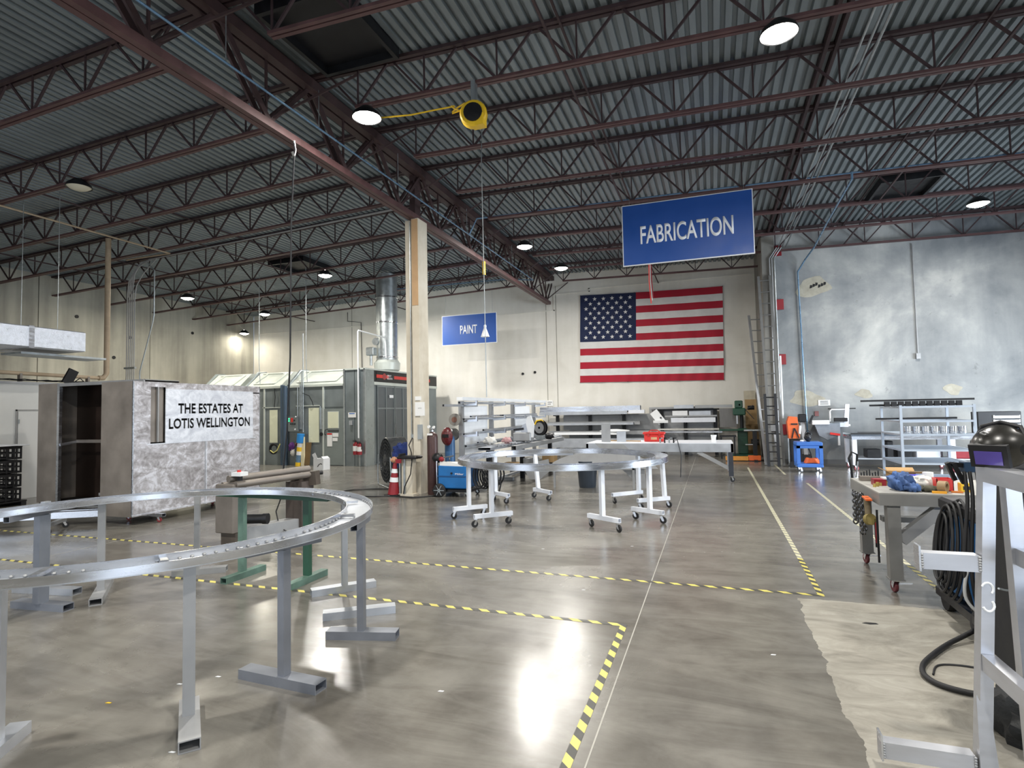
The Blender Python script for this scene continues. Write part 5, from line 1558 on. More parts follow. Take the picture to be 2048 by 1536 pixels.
B().bbox((.3, 18.7, .02), (.95, 18.9, .14), .01).build('yellow_fork', mat('amber_paint', (222, 150, 62), .5), t)
B().bbox((.95, 18.72, .02), (1.3, 18.92, .17), .01).build('orange_body', ORG, t)

# ================================================================ right wall area
t = thing('utility_cart', 'small blue two-shelf utility cart before the mottled grey wall', 'cart', (2.2, 16.0, 0))
X0, X1, Y0, Y1 = 1.90, 2.48, 15.65, 16.25
B().bbox((X0, Y0, .66), (X1, Y1, .75), .015).box((X0, Y0, .60), (X1, Y0 + .03, .66)).build('top_tray', CARTB, t)
B().bbox((X0, Y0, .13), (X1, Y1, .22), .015).build('bottom_tray', CARTB, t)
for x in (X0, X1 - .08):
    for y in (Y0, Y1 - .08):
        B().box((x, y, .22), (x + .08, y + .08, .66)).build('corner_post', CARTB, t)
for x in (X0 + .08, X1 - .08):
    for y in (Y0 + .08, Y1 - .08):
        add_caster(t, x, y, .13, .05, .4, BLK)
t = thing('extension_coil', 'orange extension cord coiled on the lower shelf of the small blue cart', 'cord', (2.2, 15.9, .22))
for k in range(6):
    B().tube([(2.26 + (.17 - .008 * k) * math.cos(a), 15.9 + (.15 - .01 * k) * math.sin(a), .24 + .018 * k + .01 * math.sin(3 * a)) for a in [j * PI / 8 for j in range(17)]], .014, 6).build('loop', ORG, t)
t = thing('black_bag', 'upright black bag on top of the small blue cart', 'bag', (2.2, 15.95, .75))
B().ball((2.2, 15.95, .86), .085, .08, .12, 16, 12, lambda p: 1 + .08 * math.sin(7 * p.z + 4 * p.x)).build('body', BLK, t)
B().tube([(2.13, 15.9, .94), (2.17, 15.9, 1.02), (2.24, 15.9, 1.02), (2.28, 15.9, .92)], .012, 6).build('strap', BLK, t)
tag(B().ball((2.05, 15.85, .775), .045, .04, .025, 10, 6).build('bottle_stopper', WHT), 'small white cap on the left of the blue cart top', 'cap')
c_ = B().tube([(2.1, 16.0, .72), (2.22, 16.1, .6), (2.28, 16.1, .42), (2.2, 16.1, .26), (2.05, 16.1, .25)], .014, 6).build('hanging_hose', BLK)
tag(c_, 'black hose loop seen through the small blue cart', 'hose')
t = thing('orange_blower', 'orange hooded blower on black hand truck beside the corner pier', 'blower', (2.0, 17.3, 0))
B().prism([(0, 0), (.26, 0), (.27, .1), (.22, .58), (.02, .6), (-.03, .45)], (1.90, 17.05, .77), (1, 0, 0), (0, 0, 1), (0, 1, 0), .3).build('hood', ORG, t)
B().bar((1.97, 17.04, .78), (2.03, 17.04, 1.05), .03, .02).bar((2.14, 17.04, .78), (2.04, 17.04, 1.05), .03, .02).build('strut', BLK, t)
B().box((1.96, 17.03, 1.14), (2.12, 17.05, 1.18)).build('handle_slot', BLK, t)
B().cyl((2.16, 17.03, .9), (2.18, 17.03, 1.12), .03, 10).build('white_grip', WHT, t)
B().bbox((1.92, 17.0, .12), (2.2, 17.35, .75), .02).build('motor_case', BLK, t)
B().box((1.86, 17.0, .0), (1.89, 17.03, .78)).box((1.86, 17.0, .02), (2.2, 17.3, .05)).build('truck_frame', GALV, t)
for y in (16.98, 17.38):
    B().cyl((1.95, y - .02, .08), (1.95, y + .02, .08), .08, 16).build('wheel', RUB, t)
t = thing('floor_polisher', 'upright black and grey machine behind the orange blower', 'machine', (2.4, 17.5, 0))
B().bar((2.38, 17.6, .1), (2.32, 17.75, 1.35), .1, .08).build('mast', ALUD, t)
B().bbox((2.22, 17.6, 1.2), (2.42, 17.8, 1.42), .02).build('head', BLKM, t)
B().bbox((2.25, 17.5, 0.02), (2.5, 17.8, .3), .02).build('base', BLK, t)
t = thing('wall_bandsaw', 'white bandsaw mounted over a grey tray on the mottled wall', 'saw', (3.0, 17.8, .6))
B().box((3.1, 17.72, 1.07), (3.5, 17.80, 1.12)).build('shelf', WHT, t)
B().prism([(0, 0), (.5, 0), (.55, .62), (.45, .62), (.4, .12), (0, .1)], (2.95, 17.7, 1.05), (1, 0, 0), (0, 0, 1), (0, 1, 0), .12).build('c_frame', WHTP, t)
B().tube([(3.02, 17.72, 1.2), (3.02, 17.72, 1.48), (3.06, 17.72, 1.53), (3.4, 17.72, 1.53)], .02, 8).build('yoke', WHT, t)
B().cyl((2.98, 17.75, 1.55), (3.65, 17.75, 1.55), .014, 8).build('top_rod', BLKM, t)
B().bbox((3.1, 17.6, 1.2), (3.42, 17.72, 1.3), .01).build('blade_head', BLK, t)
B().bbox((2.55, 17.6, 1.12), (2.98, 17.8, 1.24), .01).build('vise', WHT, t)
B().prism([(0, 0), (.62, .05), (.62, -.28), (.3, -.42), (.1, -.3)], (2.62, 17.65, 1.12), (1, 0, 0), (0, 0, 1), (0, 1, 0), .2).build('grey_tray', mat('tray_grey', (132, 138, 146), .5, .2), t)
B().box((3.18, 17.68, .55), (3.23, 17.75, 1.1)).build('post', WHT, t)
B().bar((2.98, 17.6, .88), (3.22, 17.62, .84), .03, .06).build('red_handle', REDP, t)
B().bar((2.48, 17.6, 1.15), (2.58, 17.6, 1.38), .05, .05).build('control_grip', BLK, t)
B().box((2.7, 17.8, 1.1), (3.4, YR, 1.16)).build('wall_bracket', GALV, t)
t = thing('wall_notice', 'white printed notice on the mottled grey wall above the bandsaw', 'notice', (2.95, 18.09, 1.65))
B().box((2.8, 18.08, 1.64), (3.1, 18.10, 1.80)).build('sheet', PAPER, t)
for z in (1.76, 1.72, 1.68):
    B().box((2.85, 18.075, z), (3.05, 18.08, z + .014)).build('print_line', BLKM, t)
tag(B().box((2.7, 18.07, 1.35), (2.8, 18.10, 1.49)).build('call_point', mat('faded_red', (128, 84, 84), .6)), 'small faded red plate on the mottled grey wall', 'plate')
wr = bpy.data.objects['wall_right']
for (x, z, w_, h_) in ((2.50, 1.86, .42, .22), (2.8, 5.05, .42, .3), (3.95, 1.95, .2, .12), (6.0, 2.0, .2, .14)):
    poly = [(w_ * math.cos(a) * (1 + .25 * math.sin(3 * a + x)), h_ * math.sin(a) * (1 + .2 * math.cos(2 * a + z))) for a in [k * 2 * PI / 18 for k in range(18)]]
    B().prism(poly, (x, YR - .004, z), (1, 0, 0), (0, 0, 1), (0, 1, 0), .004).build('plaster_patch', PLASTER, wr)
for k in range(6):
    B().prism([(0, 0), (.06, .02), (.07, .09), (.01, .1)], (2.72 + .07 * k, YR - .008, 5.0 + .03 * (k % 3)), (1, 0, 0), (0, 0, 1), (0, 1, 0), .004).build('plaster_hole', BLKM, wr)
t = thing('wall_conduit', 'single conduit with small box low on the mottled grey wall', 'conduit', (5.25, 18.05, 2.9))
B().cyl((5.25, 18.07, 2.98), (5.25, 18.07, 6.0), .014, 8).build('pipe', ALUD, t)
B().box((5.2, 18.03, 2.85), (5.3, 18.1, 3.0)).build('box', ALUD, t)

# far table along the grey wall
t = thing('wall_table', 'long pale steel table standing along the mottled grey wall', 'table', (4.8, 16.8, 0))
X0, X1, Y0, Y1 = 3.22, 7.6, 16.3, 17.3
B().box((X0, Y0, .86), (X1, Y1, .90)).build('top', mat('dark_table_top', (92, 100, 110), .35, .5), t)
B().box((X0 + .02, Y0 + .02, .78), (X1, Y0 + .06, .86)).box((X0 + .02, Y0 + .06, .78), (X0 + .06, Y1, .86)).build('apron', ALU, t)
for x in (3.3, 5.35, 7.4):
    for y in (Y0 + .08, Y1 - .08):
        lg = B().box((x - .05, y - .05, .14), (x + .05, y + .05, .78)).build('leg', WHTP, t)
        a, br = B(), B(); caster(a, br, x, y, .14, .06, .4)
        a.build('caster_wheel', REDD, lg); br.build('caster_fork', CHR, lg)
B().box((X0 + .1, Y0 + .1, .28), (X1, Y1 - .1, .31)).build('lower_shelf', ALUM, t)
for k, (x, w_, h_, m, lab) in enumerate(((3.75, .3, .22, BLK, 'low black machine'), (4.1, .14, .42, BLK, 'tall black speaker-like box'), (4.4, .3, .26, BLKM, 'dark case'), (4.9, .5, .3, WHTP, 'pale appliance with button row'), (5.6, .4, .24, REDD, 'red case'), (6.1, .4, .3, mat('navy_case', (30, 40, 70), .5), 'navy case'))):
    t2 = tag(B().bbox((x - w_ / 2, 16.5, .31), (x + w_ / 2, 16.9, .31 + h_), .015).build('tool_case', m), lab + ' on the lower shelf of the table at the grey wall', 'case', 'cases under the wall table')
b = B()
for k in range(6):
    b.box((4.7 + .06 * k, 16.49, .48), (4.73 + .06 * k, 16.497, .52))
b.build('button_row', BLK, bpy.data.objects['tool_case.003'])
t = thing('tool_chest', 'black chest with pale drawer fronts on the table at the grey wall', 'tool chest', (6.4, 16.9, .9))
B().bbox((6.0, 16.7, .9), (6.85, 17.1, 1.42), .01).build('case', BLK, t)
for k in range(4):
    dr = B().box((6.3, 16.68, .96 + .1 * k), (6.82, 16.70, 1.03 + .1 * k)).build('drawer', (CARTB, WHT, WHT, WHT)[k], t)
    B().box((6.33, 16.67, 1.02 + .1 * k), (6.8, 16.68, 1.03 + .1 * k)).build('drawer_lip', BLK, dr)
gas_cylinder(7.05, 16.8, .45, .1, WHTP, 'pale gas bottle standing on the table beside the black chest', .9)

# open shelf rack
t = thing('shelf_rack', 'light blue-grey open shelf rack loaded with shiny cans', 'rack', (3.9, 13.3, 0))
X0, X1, Y0, Y1 = 3.33, 4.48, 12.6, 13.9
SHC = mat('rack_blue_grey', (184, 194, 206), .4, .3, .06, 4)
for x in (X0, X1):
    for y in (Y0, Y1):
        lg = B().box((x - .022, y - .022, .1), (x + .022, y + .022, 1.62)).build('post', SHC, t)
        a, br = B(), B(); caster(a, br, x, y, .1, .04, .9)
        a.build('caster_wheel', RUB, lg); br.build('caster_fork', CHR, lg)
for z in (1.60, 1.33, 1.08, .79, .54, .2):
    b = B().box((X0, Y0 - .02, z - .035), (X1, Y0 + .02, z)).box((X0, Y1 - .02, z - .035), (X1, Y1 + .02, z)).box((X0 - .02, Y0, z - .035), (X0 + .02, Y1, z)).box((X1 - .02, Y0, z - .035), (X1 + .02, Y1, z))
    if z < 1.3:
        b.box((X0, Y0, z - .012), (X1, Y1, z - .006))
    b.build('shelf', SHC, t)
for k in range(7):
    cx = X0 + .14 + .145 * k
    t2 = thing('tin_can', ('first', 'second', 'third', 'fourth', 'fifth', 'sixth', 'seventh')[k] + ' shiny tin from the left on the blue-grey shelf rack', 'can', (cx, 12.78, 1.08), 'shiny tins on the shelf rack')
    B().lathe([(0, 0), (.062, 0), (.065, .01), (.063, .06), (.065, .11), (.065, .135), (.055, .135), (.055, .03), (0, .03)], (cx, 12.78, 1.08), seg=20).build('tin', CHR, t2)
for k, (x0, x1, z, y, lab) in enumerate(((2.72, 4.55, 1.70, 12.75, 'longest black bar overhanging the top of the shelf rack'), (2.9, 4.35, 1.61, 12.9, 'black bar in the middle of the shelf rack top'), (2.95, 4.1, 1.35, 12.7, 'black bar overhanging the second shelf to the left'), (3.5, 4.3, 1.35, 12.85, 'shorter black bar on the second shelf'))):
    tag(B().box((x0, y, z), (x1, y + .05, z + .035)).build('black_bar', BLK), lab, 'bar', 'black bars on the shelf rack')
for k in range(11):
    x = 3.1 + .115 * k
    tag(B().box((x, 12.68, 1.602), (x + .085, 12.74, 1.695)).build('black_block', BLK), ('first', 'second', 'third', 'fourth', 'fifth', 'sixth', 'seventh', 'eighth', 'ninth', 'tenth', 'eleventh')[k] + ' black block from the left beneath the top bar of the shelf rack', 'block', 'black blocks on the shelf rack')
for k in range(3):
    tag(B().box((3.1 + .2 * k, 16.45 + .2 * k, .902 + .013 * k), (4.9 + .3 * k, 16.55 + .2 * k, .914 + .013 * k)).build('black_strip', BLK), ('front', 'middle', 'back')[k] + ' black strip lying on the table at the grey wall', 'strip', 'black strips on the wall table')
tag(B().bar((3.08, 16.5, .93), (3.3, 16.5, .88), .04, .05).build('clamp_end', GALV), 'clamp end sticking out at the left of the wall table', 'clamp')

# ================================================================ cluttered work table, near right
t = thing('caster_table', 'heavy steel work table on casters, cluttered with rags and boxes', 'table', (2.1, 6.3, 0))
X0, X1, Y0, Y1, ZT = 1.34, 3.1, 5.80, 6.92, .875
ST = mat('table_grey_steel', (136, 136, 134), .5, .35, .12, 4)
B().box((X0, Y0, ZT - .012), (X1, Y1, ZT)).build('top', mat('worn_white_top', (166, 165, 160), .5, .1, .15, 5), t)
B().box((X0, Y0, ZT - .11), (X1, Y0 + .045, ZT - .012)).box((X0, Y1 - .045, ZT - .11), (X1, Y1, ZT - .012)).box((X0, Y0 + .045, ZT - .11), (X0 + .045, Y1 - .045, ZT - .012)).box((X1 - .045, Y0, ZT - .11), (X1, Y1, ZT - .012)).build('apron', ST, t)
for x in (X0 + .11, X1 - .11):
    for y in (Y0 + .07, Y1 - .07):
        lg = B().tubebar((x, y, .125), (x, y, ZT - .11), .1, .1, .005).build('leg', ST, t)
        B().box((x - .06, y - .06, .12), (x + .06, y + .06, .13)).build('caster_plate', ST, lg)
        a, br = B(), B(); caster(a, br, x, y, .12, .055, .3 + x)
        a.build('caster_wheel', mat('caster_maroon', (92, 36, 42), .45), lg); br.build('caster_fork', CHR, lg)
        B().bar((x + .02, y - .03, .09), (x + .1, y - .08, .11), .02, .01).build('brake_pedal', CHR, lg)
B().tubebar((1.5, Y0 + .07, .46), (1.82, Y0 + .07, ZT - .12), .09, .09, .005).build('knee_brace', ALUD, t)
B().box((1.55, Y1 - .3, .48), (3.0, Y1 - .2, .53)).build('rear_rail', ST, t)
B().prism([(0, 0), (.12, .32), (-.1, .32)], (1.35, 6.72, .5), (0, 1, 0), (0, 0, 1), (1, 0, 0), .03).build('corner_gusset', ST, t)
def on(name, label, cat, m, b, group=None):
    return tag(b.build(name, m), label, cat, group)
t = thing('blue_rag', 'crumpled light blue cloth at the near left corner of the caster table', 'cloth', (1.62, 6.02, ZT))
B().ball((1.56, 6.02, ZT + .075), .095, .11, .085, 34, 22, lambda p: 1 + .13 * math.sin(8 * p.x + 5 * p.z) + .09 * math.sin(15 * p.y - 6 * p.x) + .05 * math.sin(23 * p.x + 9 * p.z)).build('cloth', CLOTHB, t)
B().ball((1.63, 5.94, ZT + .035), .06, .06, .04, 24, 14, lambda p: 1 + .18 * math.sin(12 * p.x) + .1 * math.sin(17 * p.y)).build('fold', CLOTHB, t)
on('rag_heap', 'heap of off-white cotton rags in the middle of the caster table', 'cloth', CLOTHW, B().ball((1.77, 6.18, ZT + .05), .10, .10, .06, 28, 16, lambda p: 1 + .15 * math.sin(9 * p.x + 6 * p.y) + .1 * math.sin(17 * p.y)))
t = thing('red_bin', 'open red parts bin toward the right of the caster table', 'bin', (2.1, 6.05, ZT))
x0, y0, x1, y1 = 1.83, 6.0, 1.955, 6.12
B().box((x0, y0, ZT), (x1, y0 + .006, ZT + .11)).box((x0, y1 - .006, ZT), (x1, y1, ZT + .11)).box((x0, y0, ZT), (x0 + .006, y1, ZT + .11)).box((x1 - .006, y0, ZT), (x1, y1, ZT + .11)).box((x0, y0, ZT), (x1, y1, ZT + .006)).build('walls', REDP, t)
on('white_tub', 'small white tub beside the red bin', 'tub', WHT, B().cyl((1.9, 6.45, ZT), (1.9, 6.45, ZT + .12), .045, 14))
t = thing('small_red_box', 'low red box with pale lid behind the blue cloth', 'box', (1.5, 6.35, ZT))
B().box((1.42, 6.3, ZT), (1.52, 6.42, ZT + .06)).build('box', REDD, t)
B().box((1.5, 6.3, ZT + .061), (1.6, 6.42, ZT + .075)).build('lid', WHT, t)
t = thing('open_carton', 'open cardboard carton at the back of the caster table', 'box', (1.72, 6.65, ZT))
x0, y0, x1, y1 = 1.62, 6.52, 1.82, 6.72
B().box((x0, y0, ZT), (x1, y0 + .006, ZT + .1)).box((x0, y1 - .006, ZT), (x1, y1, ZT + .1)).box((x0, y0, ZT), (x0 + .006, y1, ZT + .1)).box((x1 - .006, y0, ZT), (x1, y1, ZT + .1)).build('walls', CARD, t)
B().bar((x0, 6.62, ZT + .1), (x0 - .06, 6.62, ZT + .13), .24, .004).bar((x0 + .13, y0, ZT + .1), (x0 + .13, y0 - .06, ZT + .12), .24, .004).bar((x0 + .13, y1, ZT + .1), (x0 + .13, y1 + .06, ZT + .13), .24, .004).build('flap', CARD, t)
on('blue_packet', 'violet blue packet behind the blue cloth', 'packet', mat('violet_plastic', (70, 70, 190), .5), B().bbox((1.72, 6.38, ZT), (1.82, 6.45, ZT + .10), .01))
t = thing('tape_roll', 'brown roll lying on its side by the rags', 'roll', (2.02, 5.93, ZT))
B().lathe([(.03, -.03), (.05, -.03), (.05, .03), (.03, .03), (.03, -.03)], (1.85, 5.92, ZT + .05), (.8, -.6, 0), 22).build('roll', mat('kraft_roll', (150, 126, 92), .6), t)
on('work_glove', 'dark olive glove beside the brown roll', 'glove', mat('olive_glove', (74, 72, 58), .8, 0, .3, 9), B().ball((1.76, 5.95, ZT + .025), .09, .05, .03, 18, 10, lambda p: 1 + .2 * math.sin(11 * p.x)))
on('utility_knife', 'orange-yellow utility knife at the table edge', 'knife', mat('amber_plastic', (224, 158, 44), .5), B().bar((1.75, 5.86, ZT + .01), (1.85, 5.84, ZT + .01), .022, .018))
on('orange_pen', 'orange handle lying right of the brown roll', 'tool', mat('orange_handle', (206, 120, 50), .5), B().bar((1.91, 5.93, ZT + .008), (1.99, 5.91, ZT + .008), .016, .014))
t = thing('yellow_carton', 'small yellow and black carton right of the red bin', 'box', (2.25, 6.0, ZT))
B().bbox((2.0, 5.98, ZT), (2.08, 6.06, ZT + .075), .004).build('carton', YEL, t)
B().box((2.015, 5.975, ZT + .02), (2.065, 5.98, ZT + .05)).build('print', BLK, t)
on('bottle_stopper', 'white cap on the yellow carton', 'cap', WHT, B().cyl((2.04, 6.02, ZT + .076), (2.04, 6.02, ZT + .1), .025, 12))
t = thing('drill_index', 'open drill index with upright bits at the back left of the table', 'tool holder', (1.45, 6.7, ZT))
B().bbox((1.38, 6.66, ZT), (1.58, 6.74, ZT + .05), .004).build('block', BROWNW, t)
for k in range(7):
    B().cyl((1.40 + .025 * k, 6.70, ZT + .05), (1.40 + .025 * k, 6.70, ZT + .08 + .012 * (k % 4)), .006, 6).build('drill_bit', BLKM, t)
for k in range(5):
    on('brass_fitting', ('first', 'second', 'third', 'fourth', 'fifth')[k] + ' brass fitting from the left in the row at the table left edge', 'fitting', mat('brass', (190, 168, 96), .4, .6), B().cyl((1.40 + .035 * k, 6.2 + .05 * k, ZT), (1.40 + .035 * k, 6.2 + .05 * k, ZT + .03 + .01 * (k % 2)), .014, 8), 'brass fittings on the caster table')
t = thing('c_clamp', 'clamp standing up from the back left corner of the caster table', 'clamp', (1.38, 6.9, .8))
B().tube([(1.37, 6.94, .72), (1.36, 6.94, .95), (1.34, 6.94, 1.08), (1.37, 6.94, 1.15), (1.42, 6.94, 1.12), (1.41, 6.94, 1.0)], .012, 6).build('frame', BLKM, t)
B().cyl((1.40, 6.93, .88), (1.42, 6.93, 1.05), .008, 6).build('screw', GALV, t)
# chains, hooks and tools hung on the left end of the table
for k, (y, z0, n_) in enumerate(((6.55, .76, 9), (6.45, .76, 8), (6.28, .78, 11), (6.2, .76, 10))):
    b = B()
    for j in range(n_):
        z = z0 - .034 * j
        r_ = .016
        n_ax = (1, 0, 0) if j % 2 else (0, 1, 0)
        pts = []
        for q in range(9):
            a = q * PI / 4
            if j % 2:
                pts.append((1.30, y + .02 * math.cos(a), z + .026 * math.sin(a)))
            else:
                pts.append((1.30 + .02 * math.cos(a), y, z + .026 * math.sin(a)))
        b.tube(pts, .008, 6)
    o = b.build('hanging_chain', mat('dark_chain', (96, 96, 98), .25, .9, .5, 60))
    tag(o, ('far', 'second', 'third', 'nearest')[k] + ' steel chain hanging from the left end of the caster table', 'chain', 'chains on the caster table')
t = thing('angle_grinder', 'dusty angle grinder hung by the near left corner of the table', 'grinder', (1.3, 5.98, .6))
B().cyl((1.29, 6.02, .80), (1.29, 5.98, .64), .026, 14).build('body', mat('dusty_brown', (112, 100, 76), .7, 0, .25, 12), t)
B().cyl((1.285, 5.97, .61), (1.30, 5.93, .62), .05, 18).build('disc_guard', mat('dusty_yellow', (134, 120, 70), .7, .2, .25, 12), t)
B().bar((1.29, 5.93, .79), (1.29, 6.08, .80), .05, .015).build('orange_hook', ORG, t)
for k, (y, z0, z1, m) in enumerate(((5.92, .58, .46, GALV), (5.90, .60, .38, BLKM), (5.88, .60, .42, REDD), (5.84, .72, .26, BLKM))):
    on('hanging_tool', ('silver wrench', 'black rod', 'red handled tool', 'longest dark rod')[k] + ' hanging below the grinder on the table end', 'tool', m, B().bar((1.325, y, z0), (1.325, y, z1), .016, .01), 'tools hung on the caster table')
for k in range(4):
    t2 = thing('bar_clamp', ('first', 'second', 'third', 'fourth')[k] + ' black clamp counting from the left on the far rail of the caster table', 'clamp', (1.95 + .06 * k, 6.64, .45), 'black clamps on the caster table rail')
    x = 2.0 + .06 * k
    B().box((x, 6.60, .33 - .02 * k), (x + .012, 6.62, .56)).build('bar', BLKM, t2)
    B().bar((x, 6.6, .54), (x + .01, 6.5, .53), .016, .02).bar((x, 6.6, .42), (x + .01, 6.5, .41), .016, .02).build('jaw', BLK, t2)

# ================================================================ blue welder with torch, near right
t = thing('welding_machine', 'blue welding machine wrapped in black cable behind the aluminium frame', 'welder', (1.9, 5.0, 0))
B().bbox((1.70, 4.75, .16), (2.2, 5.5, .84), .03).build('case', mat('welder_blue_deep', (18, 84, 138), .35, 0, .12, 5), t)
B().box((1.66, 4.7, .1), (2.24, 5.6, .16)).build('base_plate', BLKM, t)
B().bbox((1.68, 4.73, .80), (2.22, 5.52, .90), .02).build('top_cover', BLK, t)
text_mesh('lettering', 'UW', .055, LETW, t, (1.72, 4.748, .66), (1, 0, 0), (0, 0, 1), .09, .003)
for x, y in ((1.70, 4.86), (2.2, 4.86)):
    B().lathe([(.03, -.03), (.08, -.03), (.1, -.015), (.1, .015), (.08, .03), (.03, .03)], (x, y, .1), (1, .2, 0), 22).cyl((x - .03, y, .1), (x + .03, y, .1), .03, 10).build('wheel', RUB, t)
for x, y in ((1.72, 5.5), (2.18, 5.5)):
    B().cyl((x - .03, y, .1), (x + .03, y, .1), .1, 20).build('wheel', RUB, t)
B().box((1.74, 4.74, .84), (1.78, 4.78, 1.22)).box((1.6, 4.72, 1.18), (1.95, 4.8, 1.24)).build('torch_bracket', BLKM, t)
b = B()
for k in range(8):
    r_ = .31 - .014 * k
    b.tube([(1.665 - .022 * (k % 4) + .03 * math.sin(a), 5.10 + .02 * k + r_ * .60 * math.cos(a), .56 + r_ * 1.2 * math.sin(a)) for a in [j * 2 * PI / 24 for j in range(25)]], .010, 6)
tag(b.build('cable_coil', RUB), 'black welding cable coiled on the left flank of the near blue welder', 'cable')
t = thing('welding_torch', 'black and blue torch handle resting on top of the near blue welder bracket', 'torch', (1.68, 4.75, 1.2))
B().bar((1.59, 4.72, 1.21), (1.76, 4.76, 1.21), .06, .07).build('handle', mat('slate_plastic', (44, 66, 92), .45), t)
B().bar((1.50, 4.70, 1.24), (1.545, 4.72, 1.12), .024, .03).bar((1.53, 4.69, 1.24), (1.59, 4.7, 1.10), .024, .03).bar((1.52, 4.70, 1.23), (1.6, 4.72, 1.22), .03, .03).build('nozzle', BLK, t)
B().cyl((1.74, 4.70, 1.24), (1.90, 4.74, 1.24), .05, 14).build('motor_barrel', BLK, t)
for k, dx in enumerate((0, .03, .07)):
    B().tube(smooth([(1.595 + dx, 4.7, 1.18), (1.59 + dx, 4.66, 1.0), (1.56 + dx * 1.2, 4.64, .75), (1.545 + dx * 1.3, 4.64, .5), (1.60 + dx, 4.70, .25)]), .012, 8).build('hanging_cable', RUB, t)
tag(B().tube(smooth([(1.64, 4.66, .62), (1.56, 4.64, .52), (1.54, 4.64, .36), (1.60, 4.64, .26), (1.68, 4.68, .2)]), .010, 8).build('white_hose', mat('grey_hose', (176, 178, 178), .5)), 'pale grey hose bowing out before the near blue welder', 'hose')
pts = [(1.9, 5.0, .16), (1.77, 4.95, .1), (1.6, 4.82, .05), (1.43, 4.66, .022), (1.27, 4.43, .02), (1.17, 4.25, .02), (1.14, 4.10, .02), (1.19, 3.99, .02), (1.33, 3.93, .02), (1.48, 3.98, .02), (1.60, 4.05, .02), (1.75, 4.15, .02)]
tag(B().tube(smooth(pts), .016, 10).build('floor_hose', RUB), 'thick black hose looping on the pale floor slab', 'hose')
tag(B().tube(smooth([(1.2, 4.17, .006), (1.27, 4.32, .006), (1.4, 4.36, .006), (1.6, 4.33, .006), (1.8, 4.35, .006)]), .006, 6).build('floor_wire', RUB), 'thin black wire beside the looping floor hose', 'wire')
tag(B().prism([(0, 0), (.05, -.015), (.11, .005), (.1, .03), (.03, .025)], (1.0, 5.0, .0006), (1, 0, 0), (0, 1, 0), (0, 0, 1), .001).build('floor_patch', RUB), 'small dark scrap lying on the pale floor slab', 'scrap')
t = thing('tall_black_case', 'tall black covered machine behind the leaning leg of the frame', 'machine', (1.9, 4.2, 0))
B().bbox((1.62, 4.15, .02), (2.3, 4.6, 1.3), .04).build('cover', mat('black_cover', (16, 17, 22), .7, 0, .3, 5), t)
B().tube([(1.45, 3.9, .62), (1.5, 3.95, .60), (1.60, 4.05, .57), (1.64, 4.14, .56)], .006, 6).build('chain_lead', GALV, t)
t = thing('black_tarp', 'crumpled black tarp with brush lying at the foot of the frame', 'tarp', (1.45, 3.5, 0))
B().ball((1.50, 3.50, .10), .26, .32, .14, 34, 20, lambda p: 1 + .14 * math.sin(7 * p.x + 5 * p.y) + .1 * math.sin(13 * p.y + 4 * p.z)).build('cloth', mat('black_tarp_cloth', (32, 34, 36), .6, 0, .3, 8, bump=.4), t)
b = B()
for k in range(26):
    a = -2.6 + .05 * k
    b.bar((1.28, 3.12, .09), (1.28 + .2 * math.cos(a), 3.12 + .14 * math.sin(a), .015), .006, .006)
b.build('brush_bristles', mat('grey_bristles', (112, 112, 106), .8), t)['kind'] = 'stuff'

# ================================================================ aluminium A-frame in the right foreground
t = thing('welded_stock_rack', 'large welded aluminium A-frame with side arms in the right foreground', 'frame', (1.13, 3.05, 0))
FA = mat('frame_aluminium', (188, 190, 196), .36, .75, .1, 3, (1, 1, 5))
PX, PY = 1.098, 3.01
B().bar((PX, PY, 1.31), (PX - .078, PY, 0), .047, .066, (0, 1, 0)).build('upright', FA, t)
B().box((PX - .024, 0.9, 1.31), (PX + .06, PY + .034, 1.375)).build('top_beam', FA, t)
B().tubebar((PX + .082, PY + .0, 1.31), (PX + .115, PY + .0, 0), .055, .06).build('leaning_leg', FA, t)
B().tubebar((PX + .10, PY - .03, 1.0), (PX + .13, 1.2, 1.0), .05, .07).build('middle_rail', FA, t)
B().tubebar((PX - .04, PY - .035, .55), (PX + .0, 1.2, .55), .05, .07).build('lower_rail', FA, t)
for z0, x0, xe in ((.925, .835, PX - .05), (.085, .655, PX - .105)):
    a_ = B().tubebar((x0, PY, z0 + .035), (xe, PY, z0 + .035), .06, .07).build('side_arm', FA, t)
    B().box((x0 - .008, PY - .035, z0 - .01), (x0, PY + .035, z0 + .10)).build('end_plate', ALU, a_)
    b = B()
    for k in range(6):
        b.ball((x0 + .004, PY - .034, z0 + .008 + .011 * k), .006, .005, .006, 7, 5)
        b.ball((xe, PY - .032, z0 + .008 + .011 * k), .007, .005, .006, 7, 5)
    b.build('weld_bead', ALUD, a_)['kind'] = 'stuff'
B().prism([(-.025, 0), (.05, 0), (.025, .3), (-.025, .42)], (PX - .07, PY - .046, 0.0), (1, 0, 0), (0, 0, 1), (0, 1, 0), .012).build('foot_gusset', FA, t)
B().prism([(0, 0), (.2, 0), (.16, .5), (.0, .5)], (PX + .14, PY - .3, .36), (.3, 1, 0), (0, 0, 1), (1, -.3, 0), .008).build('side_plate', mat('blue_reflection_plate', (184, 196, 214), .3, .5, .05, 3), t)  # bluish reflected light put into the plate colour
b = B()
for cz, up in ((.86, 1), (.79, -1)):
    b.tube([(PX - .03 + .02 * math.cos(a), PY - .0345, cz + .025 * math.sin(a) * up) for a in [k * .45 - .8 for k in range(9)]], .005, 5)
b.build('grinding_mark', mat('bright_scuff', (240, 244, 250), .3), t)

